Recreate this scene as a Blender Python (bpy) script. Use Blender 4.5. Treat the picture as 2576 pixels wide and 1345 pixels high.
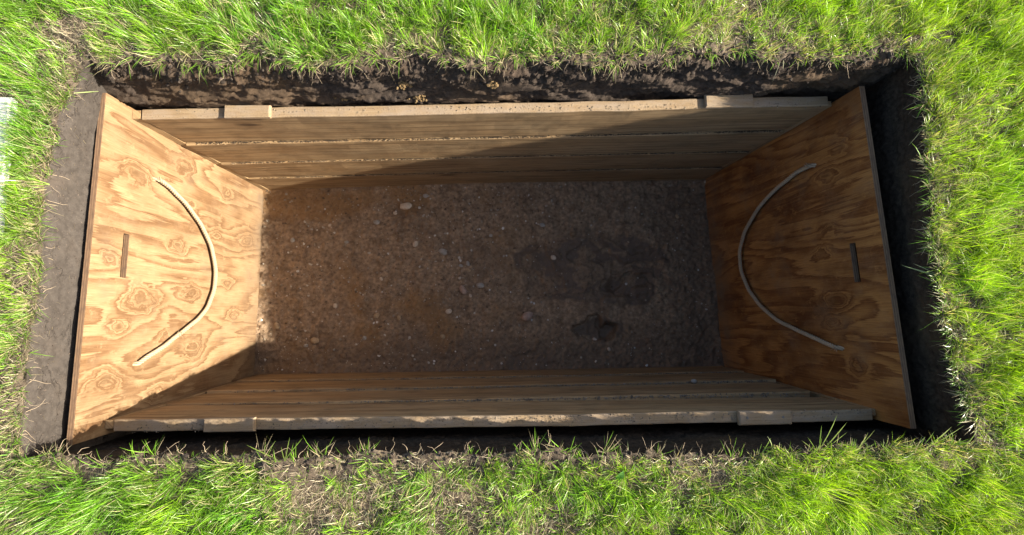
import bpy, math, random
import numpy as np
from mathutils import Vector

for o in list(bpy.data.objects):
    bpy.data.objects.remove(o, do_unlink=True)
SC = bpy.context.scene
COL = SC.collection

# ------------------------------------------------------------------ camera
cam_d = bpy.data.cameras.new('camera')
cam_d.sensor_width = 36.0
cam_d.lens = 36.0 * 1100.0 / 2576.0
cam_d.clip_start = 0.02
cam_d.clip_end = 1200.0
cam = bpy.data.objects.new('camera', cam_d)
COL.objects.link(cam)
cam.location = (0.0428, -0.1974, 2.4262)
cam.rotation_euler = (0.1087, -0.0176, -0.0182)
SC.camera = cam

# ------------------------------------------------------------------ light
SUN = Vector((2.24, -0.225, 1.0)).normalized()
elev = math.asin(SUN.z)
w = bpy.data.worlds.new('World')
SC.world = w
w.use_nodes = True
wn = w.node_tree
sky = wn.nodes.new('ShaderNodeTexSky')
sky.sky_type = 'NISHITA'
sky.sun_disc = False
sky.dust_density = 2.5
sky.sun_elevation = elev
sky.sun_rotation = math.atan2(SUN.x, SUN.y)
wn.links.new(sky.outputs['Color'], wn.nodes['Background'].inputs['Color'])
wn.nodes['Background'].inputs['Strength'].default_value = 0.088
sun_d = bpy.data.lights.new('sun', 'SUN')
sun_d.energy = 5.0
sun_d.angle = math.radians(0.5)
sun_d.color = (1.0, 0.92, 0.78)
sun = bpy.data.objects.new('sun', sun_d)
COL.objects.link(sun)
sun.rotation_euler = SUN.to_track_quat('Z', 'Y').to_euler()
sun.location = (6, -1, 4)
SC.view_settings.view_transform = 'Standard'
SC.view_settings.look = 'None'
SC.view_settings.exposure = 1.80
SC.view_settings.gamma = 1.0

# ------------------------------------------------------------------ helpers
rng = np.random.default_rng(7)
random.seed(7)
ZG = 1.16                                   # ground level above the pit floor

_perm = np.random.default_rng(11).permutation(4096)
_grad = np.random.default_rng(12).normal(size=(4096, 3))
_grad /= np.linalg.norm(_grad, axis=1)[:, None]

def noise3(x, y, z):
    x, y, z = np.broadcast_arrays(np.asarray(x, float), np.asarray(y, float), np.asarray(z, float))
    xi, yi, zi = np.floor(x).astype(int), np.floor(y).astype(int), np.floor(z).astype(int)
    fx, fy, fz = x - xi, y - yi, z - zi
    u, v, t = (q * q * q * (q * (q * 6 - 15) + 10) for q in (fx, fy, fz))
    out = 0.0
    for dx in (0, 1):
        for dy in (0, 1):
            for dz in (0, 1):
                h = _perm[(_perm[(_perm[(xi + dx) & 4095] + yi + dy) & 4095] + zi + dz) & 4095]
                g = _grad[h]
                d = g[..., 0] * (fx - dx) + g[..., 1] * (fy - dy) + g[..., 2] * (fz - dz)
                out = out + d * (u if dx else 1 - u) * (v if dy else 1 - v) * (t if dz else 1 - t)
    return out * 1.6

def fbm(x, y, z=0.0, octs=4, gain=0.5, lac=2.03):
    s, a, f = 0.0, 1.0, 1.0
    for k in range(octs):
        s = s + a * noise3(np.asarray(x) * f + 17.3 * k, np.asarray(y) * f - 9.1 * k, np.asarray(z) * f + 5.7 * k)
        a *= gain
        f *= lac
    return s

def ridge(x, y, z=0.0, octs=4, gain=0.5):
    s, a, f = 0.0, 1.0, 1.0
    for k in range(octs):
        s = s + a * (1 - 2 * np.abs(noise3(np.asarray(x) * f + 31.1 * k, np.asarray(y) * f, np.asarray(z) * f - 7.7 * k)))
        a *= gain
        f *= 2.05
    return s

def sstep(a, b, x):
    t = np.clip((np.asarray(x, float) - a) / (b - a), 0, 1)
    return t * t * (3 - 2 * t)

def mesh(name, V, F, mat=None, parent=None, uv=None, col=None, smooth=True, mats=None, fmat=None):
    """V (n,3), F list of index arrays (each (m,k)) or one array; links ONE mesh object."""
    V = np.asarray(V, dtype=np.float32).reshape(-1, 3)
    Fs = F if isinstance(F, list) else [F]
    Fs = [np.asarray(f, dtype=np.int32) for f in Fs if len(f)]
    loops = np.concatenate([f.ravel() for f in Fs])
    sizes = np.concatenate([np.full(len(f), f.shape[1], dtype=np.int32) for f in Fs])
    starts = np.concatenate([[0], np.cumsum(sizes)[:-1]]).astype(np.int32)
    me = bpy.data.meshes.new(name)
    me.vertices.add(len(V))
    me.vertices.foreach_set('co', V.ravel())
    me.loops.add(len(loops))
    me.loops.foreach_set('vertex_index', loops)
    me.polygons.add(len(sizes))
    me.polygons.foreach_set('loop_start', starts)
    me.polygons.foreach_set('loop_total', sizes)
    me.update(calc_edges=True)
    me.polygons.foreach_set('use_smooth', np.full(len(sizes), smooth))
    if uv is not None:
        ul = me.uv_layers.new(name='UVMap')
        ul.data.foreach_set('uv', np.asarray(uv, dtype=np.float32)[loops].ravel())
    if col is not None:
        ca = me.color_attributes.new('col', 'FLOAT_COLOR', 'POINT')
        c4 = np.ones((len(V), 4), dtype=np.float32)
        c4[:, :3] = col
        ca.data.foreach_set('color', c4.ravel())
    for m in (mats or ([mat] if mat else [])):
        me.materials.append(m)
    if fmat is not None:
        me.polygons.foreach_set('material_index', np.asarray(fmat, dtype=np.int32))
    me.update()
    o = bpy.data.objects.new(name, me)
    COL.objects.link(o)
    if parent:
        o.parent = parent
    return o

def grid_faces(nu, nv, flip=False):
    i = np.arange(nu - 1)[:, None] * nv + np.arange(nv - 1)[None, :]
    i = i.ravel()
    q = np.stack([i, i + nv, i + nv + 1, i + 1], 1)
    return q[:, ::-1] if flip else q

def empty(name, loc=(0, 0, 0)):
    o = bpy.data.objects.new(name, None)
    o.empty_display_size = 0.1
    o.location = loc
    COL.objects.link(o)
    return o

def tag(o, label, cat, group=None):
    o['label'] = label
    o['category'] = cat
    if group:
        o['group'] = group
    return o

def structure(o):
    o['kind'] = 'structure'
    return o

def stuff(o, label, cat):
    o['kind'] = 'stuff'
    o['label'] = label
    o['category'] = cat
    return o

# ------------------------------------------------------------------ material helper
class NT:
    def __init__(self, name):
        self.m = bpy.data.materials.new(name)
        self.m.use_nodes = True
        self.t = self.m.node_tree
        self.bsdf = self.t.nodes['Principled BSDF']
        self.out = self.t.nodes['Material Output']
    def n(self, typ, **kw):
        nd = self.t.nodes.new(typ)
        for k, v in kw.items():
            setattr(nd, k, v)
        return nd
    def put(self, sock, v):
        if isinstance(v, bpy.types.NodeSocket):
            self.t.links.new(v, sock)
        elif isinstance(v, (tuple, list)) and sock.type == 'RGBA' and len(v) == 3:
            sock.default_value = (*v, 1)
        else:
            sock.default_value = v
    def math(self, op, a, b=0.0, c=None, clamp=False):
        nd = self.n('ShaderNodeMath', operation=op)
        nd.use_clamp = clamp
        self.put(nd.inputs[0], a)
        self.put(nd.inputs[1], b)
        if c is not None:
            self.put(nd.inputs[2], c)
        return nd.outputs[0]
    def mapr(self, v, a, b, c=0.0, d=1.0):
        nd = self.n('ShaderNodeMapRange')
        self.put(nd.inputs[0], v)
        for i, q in enumerate((a, b, c, d)):
            nd.inputs[1 + i].default_value = q
        return nd.outputs[0]
    def mapping(self, vec, scale=(1, 1, 1), loc=(0, 0, 0)):
        nd = self.n('ShaderNodeMapping')
        self.put(nd.inputs[0], vec)
        nd.inputs['Scale'].default_value = scale
        nd.inputs['Location'].default_value = loc
        return nd.outputs[0]
    def noise(self, vec, scale=1.0, detail=4.0, rough=0.5, dist=0.0):
        nd = self.n('ShaderNodeTexNoise')
        self.put(nd.inputs['Vector'], vec)
        nd.inputs['Scale'].default_value = scale
        nd.inputs['Detail'].default_value = detail
        nd.inputs['Roughness'].default_value = rough
        nd.inputs['Distortion'].default_value = dist
        return nd.outputs[0]
    def ramp(self, v, stops):
        nd = self.n('ShaderNodeValToRGB')
        self.put(nd.inputs[0], v)
        cr = nd.color_ramp
        while len(cr.elements) < len(stops):
            cr.elements.new(0.5)
        for e, (p, c) in zip(cr.elements, stops):
            e.position = p
            e.color = (*c, 1) if len(c) == 3 else c
        return nd.outputs[0]
    def mix(self, f, a, b, mode='MIX'):
        nd = self.n('ShaderNodeMix', data_type='RGBA', blend_type=mode)
        self.put(nd.inputs[0], f)
        self.put(nd.inputs[6], a)
        self.put(nd.inputs[7], b)
        return nd.outputs[2]
    def bump(self, h, strength=0.5, dist=0.002, normal=None):
        nd = self.n('ShaderNodeBump')
        nd.inputs['Strength'].default_value = strength
        nd.inputs['Distance'].default_value = dist
        self.put(nd.inputs['Height'], h)
        if normal is not None:
            self.put(nd.inputs['Normal'], normal)
        return nd.outputs[0]
    def coord(self, kind='Object'):
        return self.n('ShaderNodeTexCoord').outputs[kind]
    def finish(self, color, rough=0.85, normal=None, spec=0.25):
        self.put(self.bsdf.inputs['Base Color'], color)
        self.put(self.bsdf.inputs['Roughness'], rough)
        self.bsdf.inputs['Specular IOR Level'].default_value = spec
        if normal is not None:
            self.put(self.bsdf.inputs['Normal'], normal)
        return self.m

# ------------------------------------------------------------------ soils
def soil_mat(name, dark, light, tint, fine=1.0, tint_amt=0.5, bump=0.6, bdist=0.003):
    k = NT(name)
    p = k.coord('Object')
    n1 = k.noise(p, 9.0, 6, 0.6)
    n2 = k.noise(p, 70.0 * fine, 6, 0.7)
    n3 = k.noise(p, 3.1, 3, 0.5, 0.6)
    n4 = k.noise(p, 420.0 * fine, 3, 0.7)
    c = k.mix(k.mapr(n2, 0.33, 0.68), dark, light)
    c = k.mix(k.math('MULTIPLY', k.mapr(n3, 0.48, 0.68), tint_amt), c, tint)
    c = k.mix(k.mapr(n1, 0.35, 0.7, 0.0, 0.45), c, k.mix(0.5, c, dark))
    c = k.mix(k.mapr(n4, 0.64, 0.74, 0.0, 0.5), c, tuple(min(1, q * 2.0 + 0.03) for q in light))
    h = k.math('ADD', k.math('MULTIPLY', n2, 0.6), k.math('MULTIPLY', n4, 0.4))
    return k.finish(c, 0.95, k.bump(h, bump, bdist), 0.12)

M_SOIL_BLACK = soil_mat('topsoil', (0.024, 0.018, 0.014), (0.070, 0.053, 0.042), (0.100, 0.064, 0.036), tint_amt=0.55, bump=0.8, bdist=0.004)
def clay_mat():
    k = NT('cut_clay')
    p = k.coord('Object')
    n1 = k.noise(p, 6.0, 5, 0.6)
    n2 = k.noise(p, 45.0, 7, 0.72)
    n3 = k.noise(p, 240.0, 4, 0.7)
    c = k.mix(k.mapr(n2, 0.34, 0.66), (0.036, 0.030, 0.026), (0.060, 0.051, 0.044))
    c = k.mix(k.mapr(n1, 0.52, 0.68, 0.0, 0.45), c, (0.088, 0.068, 0.052))
    c = k.mix(k.mapr(n3, 0.63, 0.70, 0.0, 0.7), c, (0.15, 0.125, 0.10))
    cr = k.noise(k.mapping(p, (3.0, 4.5, 9.0)), 1.0, 5, 0.6, 0.4)
    line = k.mapr(k.math('ABSOLUTE', k.math('SUBTRACT', cr, 0.5)), 0.0, 0.010, 1.0, 0.0)
    line = k.math('MULTIPLY', line, k.mapr(k.noise(p, 3.3, 2, 0.5), 0.52, 0.60))
    c = k.mix(k.math('MULTIPLY', line, 0.45), c, (0.016, 0.013, 0.011))
    h = k.math('SUBTRACT', k.math('ADD', k.math('MULTIPLY', n2, 0.7), k.math('MULTIPLY', n3, 0.3)), line)
    return k.finish(c, 0.93, k.bump(h, 0.55, 0.004), 0.15)
M_SOIL_CUT = clay_mat()
M_SOIL_FLOOR = soil_mat('pit_floor_soil', (0.115, 0.072, 0.042), (0.240, 0.160, 0.100), (0.220, 0.125, 0.050), tint_amt=0.6, bump=0.7, bdist=0.003)
def floor_mat():
    k = NT('pit_floor_soil')
    p = k.coord('Object')
    at = k.n('ShaderNodeAttribute', attribute_name='col')
    sp = k.n('ShaderNodeSeparateColor')
    k.put(sp.inputs[0], at.outputs['Color'])
    n2 = k.noise(p, 60.0, 7, 0.75)
    n4 = k.noise(p, 300.0, 4, 0.7)
    n5 = k.noise(p, 120.0, 3, 0.6)
    n6 = k.noise(p, 16.0, 6, 0.65)
    c = k.mix(k.mapr(n2, 0.34, 0.66), (0.105, 0.068, 0.041), (0.400, 0.275, 0.170))  # low grain darker, raised grain lighter: relief shading put into the colour
    c = k.mix(k.mapr(n6, 0.48, 0.66, 0.0, 0.65), c, (0.085, 0.054, 0.031))
    c = k.mix(k.math('MULTIPLY', sp.outputs[1], 0.6), c, (0.215, 0.115, 0.040))
    c = k.mix(k.mapr(n5, 0.56, 0.68, 0.0, 0.8), c, (0.055, 0.037, 0.024))
    c = k.mix(k.mapr(n4, 0.66, 0.72, 0.0, 0.7), c, (0.50, 0.40, 0.29))
    wet_shaded = k.mix(k.mapr(n2, 0.3, 0.7), (0.070, 0.045, 0.028), (0.125, 0.083, 0.052))  # tone of the damp mud and of the painted shade
    c = k.mix(k.math('MULTIPLY', sp.outputs[0], k.mapr(n2, 0.2, 0.6, 0.6, 1.0)), c, wet_shaded)
    h = k.math('ADD', k.math('MULTIPLY', n2, 0.7), k.math('MULTIPLY', n4, 0.3))
    rg = k.mapr(sp.outputs[0], 0.35, 1.0, 0.92, 0.48)
    return k.finish(c, rg, k.bump(h, 1.0, 0.006), 0.35)
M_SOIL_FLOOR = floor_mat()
def lawn_mat():
    k = NT('lawn_soil')
    p = k.coord('Object')
    n1 = k.noise(p, 9.0, 6, 0.6)
    n2 = k.noise(p, 70.0, 6, 0.7)
    n4 = k.noise(p, 420.0, 3, 0.7)
    c = k.mix(k.mapr(n2, 0.33, 0.68), (0.040, 0.030, 0.022), (0.13, 0.100, 0.072))
    c = k.mix(k.mapr(n1, 0.48, 0.68, 0.0, 0.6), c, (0.20, 0.155, 0.105))
    c = k.mix(k.mapr(n4, 0.62, 0.72, 0.0, 0.6), c, (0.30, 0.24, 0.16))
    ln = k.n('ShaderNodeVectorMath', operation='LENGTH')
    k.put(ln.inputs[0], p)
    far_ = k.math('MULTIPLY', k.mapr(ln.outputs['Value'], 2.2, 3.6), k.mapr(n1, 0.25, 0.5, 0.6, 1.0))
    gr = k.mix(k.mapr(k.noise(p, 30.0, 6, 0.75), 0.3, 0.7), (0.035, 0.085, 0.012), (0.12, 0.20, 0.03))
    gr = k.mix(k.mapr(k.noise(p, 0.8, 4, 0.6), 0.45, 0.7, 0.0, 0.5), gr, (0.16, 0.17, 0.05))
    c = k.mix(far_, c, gr)
    h = k.math('ADD', k.math('MULTIPLY', n2, 0.6), k.math('MULTIPLY', n4, 0.4))
    return k.finish(c, 0.95, k.bump(h, 0.8, 0.004), 0.1)
M_GROUND = lawn_mat()
M_CLAY = soil_mat('yellow_clay', (0.11, 0.072, 0.036), (0.24, 0.165, 0.082), (0.20, 0.125, 0.05), bump=0.7)

# ------------------------------------------------------------------ woods
def plank_mat():
    k = NT('weathered_plank')
    uv = k.coord('UV')
    sx = k.n('ShaderNodeSeparateXYZ')
    k.put(sx.inputs[0], uv)
    warp = k.noise(k.mapping(uv, (0.9, 4.0, 1)), 1.0, 4, 0.5, 0.4)
    ring = k.math('ADD', k.math('MULTIPLY', sx.outputs[1], 34.0), k.math('MULTIPLY', warp, 21.0))
    ring = k.math('SINE', ring)
    fib = k.noise(k.mapping(uv, (3.0, 190.0, 1)), 1.0, 5, 0.65)
    fib2 = k.noise(k.mapping(uv, (9.0, 600.0, 1)), 1.0, 3, 0.6)
    blot = k.noise(k.mapping(uv, (2.2, 7.0, 1), (3, 1, 0)), 1.0, 5, 0.6)
    dirt = k.noise(k.mapping(uv, (7.0, 14.0, 1), (9, 4, 0)), 1.0, 6, 0.7)
    c = k.mix(k.mapr(ring, -0.8, 0.9), (0.430, 0.292, 0.152), (0.345, 0.220, 0.106))
    c = k.mix(k.mapr(fib, 0.44, 0.80, 0.0, 0.8), c, (0.190, 0.118, 0.060))
    c = k.mix(k.mapr(blot, 0.42, 0.66, 0.0, 0.65), c, (0.290, 0.215, 0.125))
    c = k.mix(k.mapr(dirt, 0.50, 0.68, 0.0, 0.75), c, (0.150, 0.108, 0.062))
    oi = k.n('ShaderNodeObjectInfo')
    c = k.mix(k.mapr(oi.outputs['Random'], 0.0, 1.0, 0.0, 0.34), c, (0.20, 0.120, 0.056))
    streak = k.noise(k.mapping(uv, (1.4, 75.0, 1), (2, 6, 0)), 1.0, 5, 0.7)
    c = k.mix(k.mapr(streak, 0.47, 0.64, 0.0, 0.85), c, (0.135, 0.080, 0.038))
    # knots
    vo = k.n('ShaderNodeTexVoronoi')
    k.put(vo.inputs['Vector'], k.mapping(uv, (1.9, 5.5, 1), (0.3, 0.2, 0)))
    vo.inputs['Scale'].default_value = 1.0
    has = k.math('LESS_THAN', k.n('ShaderNodeSeparateColor').outputs[0], 0.60)
    sc = has.node
    sep = [n for n in k.t.nodes if n.bl_idname == 'ShaderNodeSeparateColor'][-1]
    k.put(sep.inputs[0], vo.outputs['Color'])
    core = k.math('MULTIPLY', k.mapr(vo.outputs['Distance'], 0.055, 0.10, 1.0, 0.0), has)
    halo = k.math('MULTIPLY', k.mapr(vo.outputs['Distance'], 0.08, 0.30, 0.45, 0.0), has)
    c = k.mix(halo, c, (0.180, 0.105, 0.050))
    c = k.mix(k.math('MULTIPLY', core, 0.85), c, (0.075, 0.045, 0.024))
    h = k.math('ADD', k.math('MULTIPLY', fib, 0.7), k.math('MULTIPLY', fib2, 0.3))
    return k.finish(c, 0.8, k.bump(h, 0.55, 0.0018), 0.2)

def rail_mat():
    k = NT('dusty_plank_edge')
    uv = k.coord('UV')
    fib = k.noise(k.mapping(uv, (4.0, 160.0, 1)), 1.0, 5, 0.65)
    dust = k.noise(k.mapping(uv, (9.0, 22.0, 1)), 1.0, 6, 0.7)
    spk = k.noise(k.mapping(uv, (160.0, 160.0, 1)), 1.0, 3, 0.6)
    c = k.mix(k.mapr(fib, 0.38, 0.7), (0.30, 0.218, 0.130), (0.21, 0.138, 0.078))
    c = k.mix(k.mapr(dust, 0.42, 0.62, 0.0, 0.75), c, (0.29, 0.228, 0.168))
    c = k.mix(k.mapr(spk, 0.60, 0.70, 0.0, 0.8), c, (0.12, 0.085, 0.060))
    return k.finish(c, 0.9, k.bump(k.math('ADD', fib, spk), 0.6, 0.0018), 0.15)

def ply_mat(name, seed, knots, pale, mid, dark, stain=0.3, sc=(4.4, 1.25)):
    """rotary-cut plywood face: contour bands of a slow field, bent round knots; grain runs up the sheet"""
    k = NT(name)
    uv = k.coord('UV')
    sx = k.n('ShaderNodeSeparateXYZ')
    k.put(sx.inputs[0], uv)
    u, v = sx.outputs[0], sx.outputs[1]
    base = k.noise(k.mapping(uv, (sc[0], sc[1], 1), (seed, seed * 0.7, 0)), 1.0, 2.5, 0.45, 0.6)
    field = k.math('MULTIPLY', base, 8.0)
    field = k.math('ADD', field, k.math('MULTIPLY', u, 1.6))
    kw = k.noise(k.mapping(uv, (16.0, 9.0, 1), (seed, 2, 0)), 1.0, 3, 0.6)
    kw2 = k.noise(k.mapping(uv, (16.0, 9.0, 1), (seed + 9, 5, 0)), 1.0, 3, 0.6)
    uw = k.math('ADD', u, k.math('MULTIPLY', k.math('SUBTRACT', kw, 0.5), 0.075))
    vw = k.math('ADD', v, k.math('MULTIPLY', k.math('SUBTRACT', kw2, 0.5), 0.11))
    coreacc = kmask = None
    for (ky, kz, r, amp) in knots:
        du = k.math('DIVIDE', k.math('SUBTRACT', uw, ky), r)
        dv = k.math('DIVIDE', k.math('SUBTRACT', vw, kz), r * 1.6)
        d2 = k.math('ADD', k.math('MULTIPLY', du, du), k.math('MULTIPLY', dv, dv))
        g = k.math('POWER', 2.718, k.math('MULTIPLY', d2, -1.0))
        field = k.math('ADD', field, k.math('MULTIPLY', g, amp * 1.0))
        kmask = g if kmask is None else k.math('MAXIMUM', kmask, g)
        cc = k.math('POWER', 2.718, k.math('MULTIPLY', d2, -11.0))
        coreacc = cc if coreacc is None else k.math('MAXIMUM', coreacc, cc)
    jit = k.noise(k.mapping(uv, (75.0, 2.6, 1), (seed, 0, 0)), 1.0, 6, 0.72)
    jit0 = k.math('SUBTRACT', jit, 0.5)
    fieldj = k.math('ADD', field, k.math('MULTIPLY', jit0, 1.25))
    fr = k.math('FRACT', fieldj)
    band = k.ramp(fr, [(0.0, (0.15, 0.15, 0.15)), (0.10, (0.0, 0.0, 0.0)), (0.45, (0.22, 0.22, 0.22)), (0.78, (0.80, 0.80, 0.80)), (0.93, (1, 1, 1)), (1.0, (0.15, 0.15, 0.15))])
    rings = k.math('SINE', k.math('ADD', k.math('MULTIPLY', field, 15.0), k.math('MULTIPLY', jit0, 7.0)))
    rings = k.math('MULTIPLY', k.mapr(rings, 0.0, 0.9), k.mapr(kmask, 0.06, 0.5))
    fib = k.noise(k.mapping(uv, (190.0, 5.0, 1), (0, seed, 0)), 1.0, 5, 0.65)
    fib2 = k.noise(k.mapping(uv, (620.0, 14.0, 1)), 1.0, 3, 0.65)
    blot = k.noise(k.mapping(uv, (4.5, 2.6, 1), (seed * 2, 3, 0)), 1.0, 5, 0.6, 0.5)
    scuff = k.noise(k.mapping(uv, (26.0, 17.0, 1), (4, seed, 0)), 1.0, 7, 0.8)
    c = k.mix(k.math('MULTIPLY', band, 1.0), pale, dark)
    c = k.mix(k.math('MULTIPLY', rings, 0.80), c, dark)
    c = k.mix(k.mapr(fib, 0.42, 0.68, 0.0, 0.6), c, mid)
    c = k.mix(k.mapr(fib2, 0.48, 0.66, 0.0, 0.6), c, dark)
    c = k.mix(k.mapr(blot, 0.47, 0.66, 0.0, stain), c, tuple(q * 0.72 for q in dark))
    c = k.mix(k.mapr(scuff, 0.55, 0.68, 0.0, 0.60), c, tuple(min(1, q * 1.10) for q in pale))
    c = k.mix(k.mapr(k.noise(k.mapping(uv, (11.0, 9.0, 1), (seed, 8, 0)), 1.0, 7, 0.7), 0.56, 0.66, 0.0, 0.45), c, mid)
    if coreacc is not None:
        c = k.mix(k.math('MULTIPLY', coreacc, 0.65), c, tuple(q * 0.55 for q in mid))
    dirt = k.noise(k.mapping(uv, (6.0, 6.0, 1), (7, seed, 0)), 1.0, 5, 0.6)
    low = k.mapr(v, 0.0, 0.22, 0.8, 0.0)
    c = k.mix(k.math('ADD', k.mapr(dirt, 0.56, 0.74, 0.0, 0.45), k.math('MULTIPLY', low, k.mapr(dirt, 0.3, 0.6))), c, (0.13, 0.092, 0.060))
    dust = k.noise(k.mapping(uv, (9.0, 7.0, 1), (1, seed + 4, 0)), 1.0, 7, 0.78)
    c = k.mix(k.mapr(dust, 0.48, 0.66, 0.0, 0.24), c, tuple(0.5 * q + 0.5 * w_ for q, w_ in zip(pale, (0.24, 0.185, 0.125))))
    h = k.math('ADD', k.math('MULTIPLY', fib, 0.6), k.math('MULTIPLY', band, -0.25))
    return k.finish(c, 0.72, k.bump(h, 0.4, 0.0012), 0.25)

def edge_mat():
    k = NT('plywood_edge')
    uv = k.coord('UV')
    sx = k.n('ShaderNodeSeparateXYZ')
    k.put(sx.inputs[0], uv)
    lay = k.math('SINE', k.math('MULTIPLY', sx.outputs[1], 2 * math.pi / 0.0072))
    n = k.noise(k.mapping(uv, (40, 160, 1)), 1.0, 4, 0.6)
    c = k.mix(k.mapr(lay, -0.3, 0.4), (0.155, 0.090, 0.052), (0.225, 0.140, 0.082))
    c = k.mix(k.mapr(n, 0.4, 0.65, 0, 0.7), c, (0.10, 0.066, 0.046))
    return k.finish(c, 0.9, k.bump(n, 0.5, 0.001), 0.15)

M_PLANK = plank_mat()
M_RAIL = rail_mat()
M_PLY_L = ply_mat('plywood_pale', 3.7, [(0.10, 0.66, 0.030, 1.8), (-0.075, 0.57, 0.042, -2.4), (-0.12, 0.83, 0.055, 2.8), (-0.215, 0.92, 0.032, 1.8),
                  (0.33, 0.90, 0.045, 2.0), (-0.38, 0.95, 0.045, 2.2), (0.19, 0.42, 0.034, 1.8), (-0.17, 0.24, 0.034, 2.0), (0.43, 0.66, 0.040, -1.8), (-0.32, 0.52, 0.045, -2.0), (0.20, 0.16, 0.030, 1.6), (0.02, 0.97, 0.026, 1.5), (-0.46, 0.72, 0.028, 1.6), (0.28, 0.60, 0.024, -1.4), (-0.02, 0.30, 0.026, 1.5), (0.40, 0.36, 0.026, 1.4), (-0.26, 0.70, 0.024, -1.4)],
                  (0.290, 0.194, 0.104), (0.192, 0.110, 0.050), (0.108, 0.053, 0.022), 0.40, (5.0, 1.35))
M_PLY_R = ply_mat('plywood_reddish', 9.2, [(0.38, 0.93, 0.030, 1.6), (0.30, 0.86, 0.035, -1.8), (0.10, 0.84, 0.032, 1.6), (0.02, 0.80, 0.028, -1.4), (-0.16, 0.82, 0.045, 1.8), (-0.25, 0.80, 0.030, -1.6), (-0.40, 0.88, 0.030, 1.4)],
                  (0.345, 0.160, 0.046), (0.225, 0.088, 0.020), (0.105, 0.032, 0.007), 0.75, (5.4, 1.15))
M_EDGE = edge_mat()

# ------------------------------------------------------------------ the pit
TOP = {
 'far': [(-1.195,0.587),(-1.072,0.613),(-0.929,0.595),(-0.727,0.591),(-0.439,0.595),(-0.15,0.593),(0.094,0.585),(0.339,0.589),(0.586,0.601),(0.835,0.599),(1.086,0.603),(1.288,0.609),(1.35,0.587)],
 'right': [(1.350,0.587),(1.353,0.442),(1.347,0.340),(1.339,0.227),(1.330,0.055),(1.324,-0.041),(1.336,-0.183),(1.352,-0.287),(1.351,-0.344),(1.368,-0.435),(1.379,-0.524),(1.377,-0.584)],
 'near': [(1.377,-0.584),(1.198,-0.591),(0.969,-0.591),(0.844,-0.598),(0.629,-0.604),(0.538,-0.607),(0.405,-0.588),(0.293,-0.596),(0.160,-0.572),(0.072,-0.575),(-0.039,-0.588),(-0.204,-0.579),(-0.412,-0.579),(-0.586,-0.570),(-0.738,-0.572),(-0.910,-0.573),(-1.017,-0.576),(-1.125,-0.565),(-1.274,-0.559)],
 'left': [(-1.274,-0.559),(-1.290,-0.506),(-1.288,-0.400),(-1.285,-0.292),(-1.285,-0.182),(-1.279,-0.069),(-1.280,-0.000),(-1.284,0.116),(-1.279,0.222),(-1.267,0.343),(-1.253,0.441),(-1.195,0.587)],
}
# corner columns of the pit at three heights: far-left, far-right, near-right, near-left
COR = {'fl': [(-1.195,0.587,ZG), (-1.272,0.558,1.0), (-1.345,0.620,-0.04)],
       'fr': [(1.350,0.587,ZG), (1.362,0.588,1.0), (1.372,0.630,-0.04)],
       'nr': [(1.377,-0.584,ZG), (1.385,-0.615,1.0), (1.395,-0.620,-0.04)],
       'nl': [(-1.274,-0.559,ZG), (-1.312,-0.600,1.0), (-1.352,-0.605,-0.04)]}
SIDES = {'far': ('fl', 'fr', (0, -1)), 'right': ('fr', 'nr', (-1, 0)), 'near': ('nr', 'nl', (0, 1)), 'left': ('nl', 'fl', (1, 0))}

def resample(pts, n):
    P = np.array(pts, float)
    d = np.r_[0, np.cumsum(np.linalg.norm(np.diff(P, axis=0), axis=1))]
    s = np.linspace(0, d[-1], n)
    return np.stack([np.interp(s, d, P[:, 0]), np.interp(s, d, P[:, 1])], 1), s

def ground_z(x, y):
    x = np.asarray(x, float); y = np.asarray(y, float)
    r = np.hypot(x, y)
    a = 1 - sstep(8, 40, r)
    return ZG + (0.010 * fbm(x * 2.3, y * 2.3, 4.0, 3) + 0.006 * fbm(x * 11, y * 11, 8.0, 3)) * a

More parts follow.
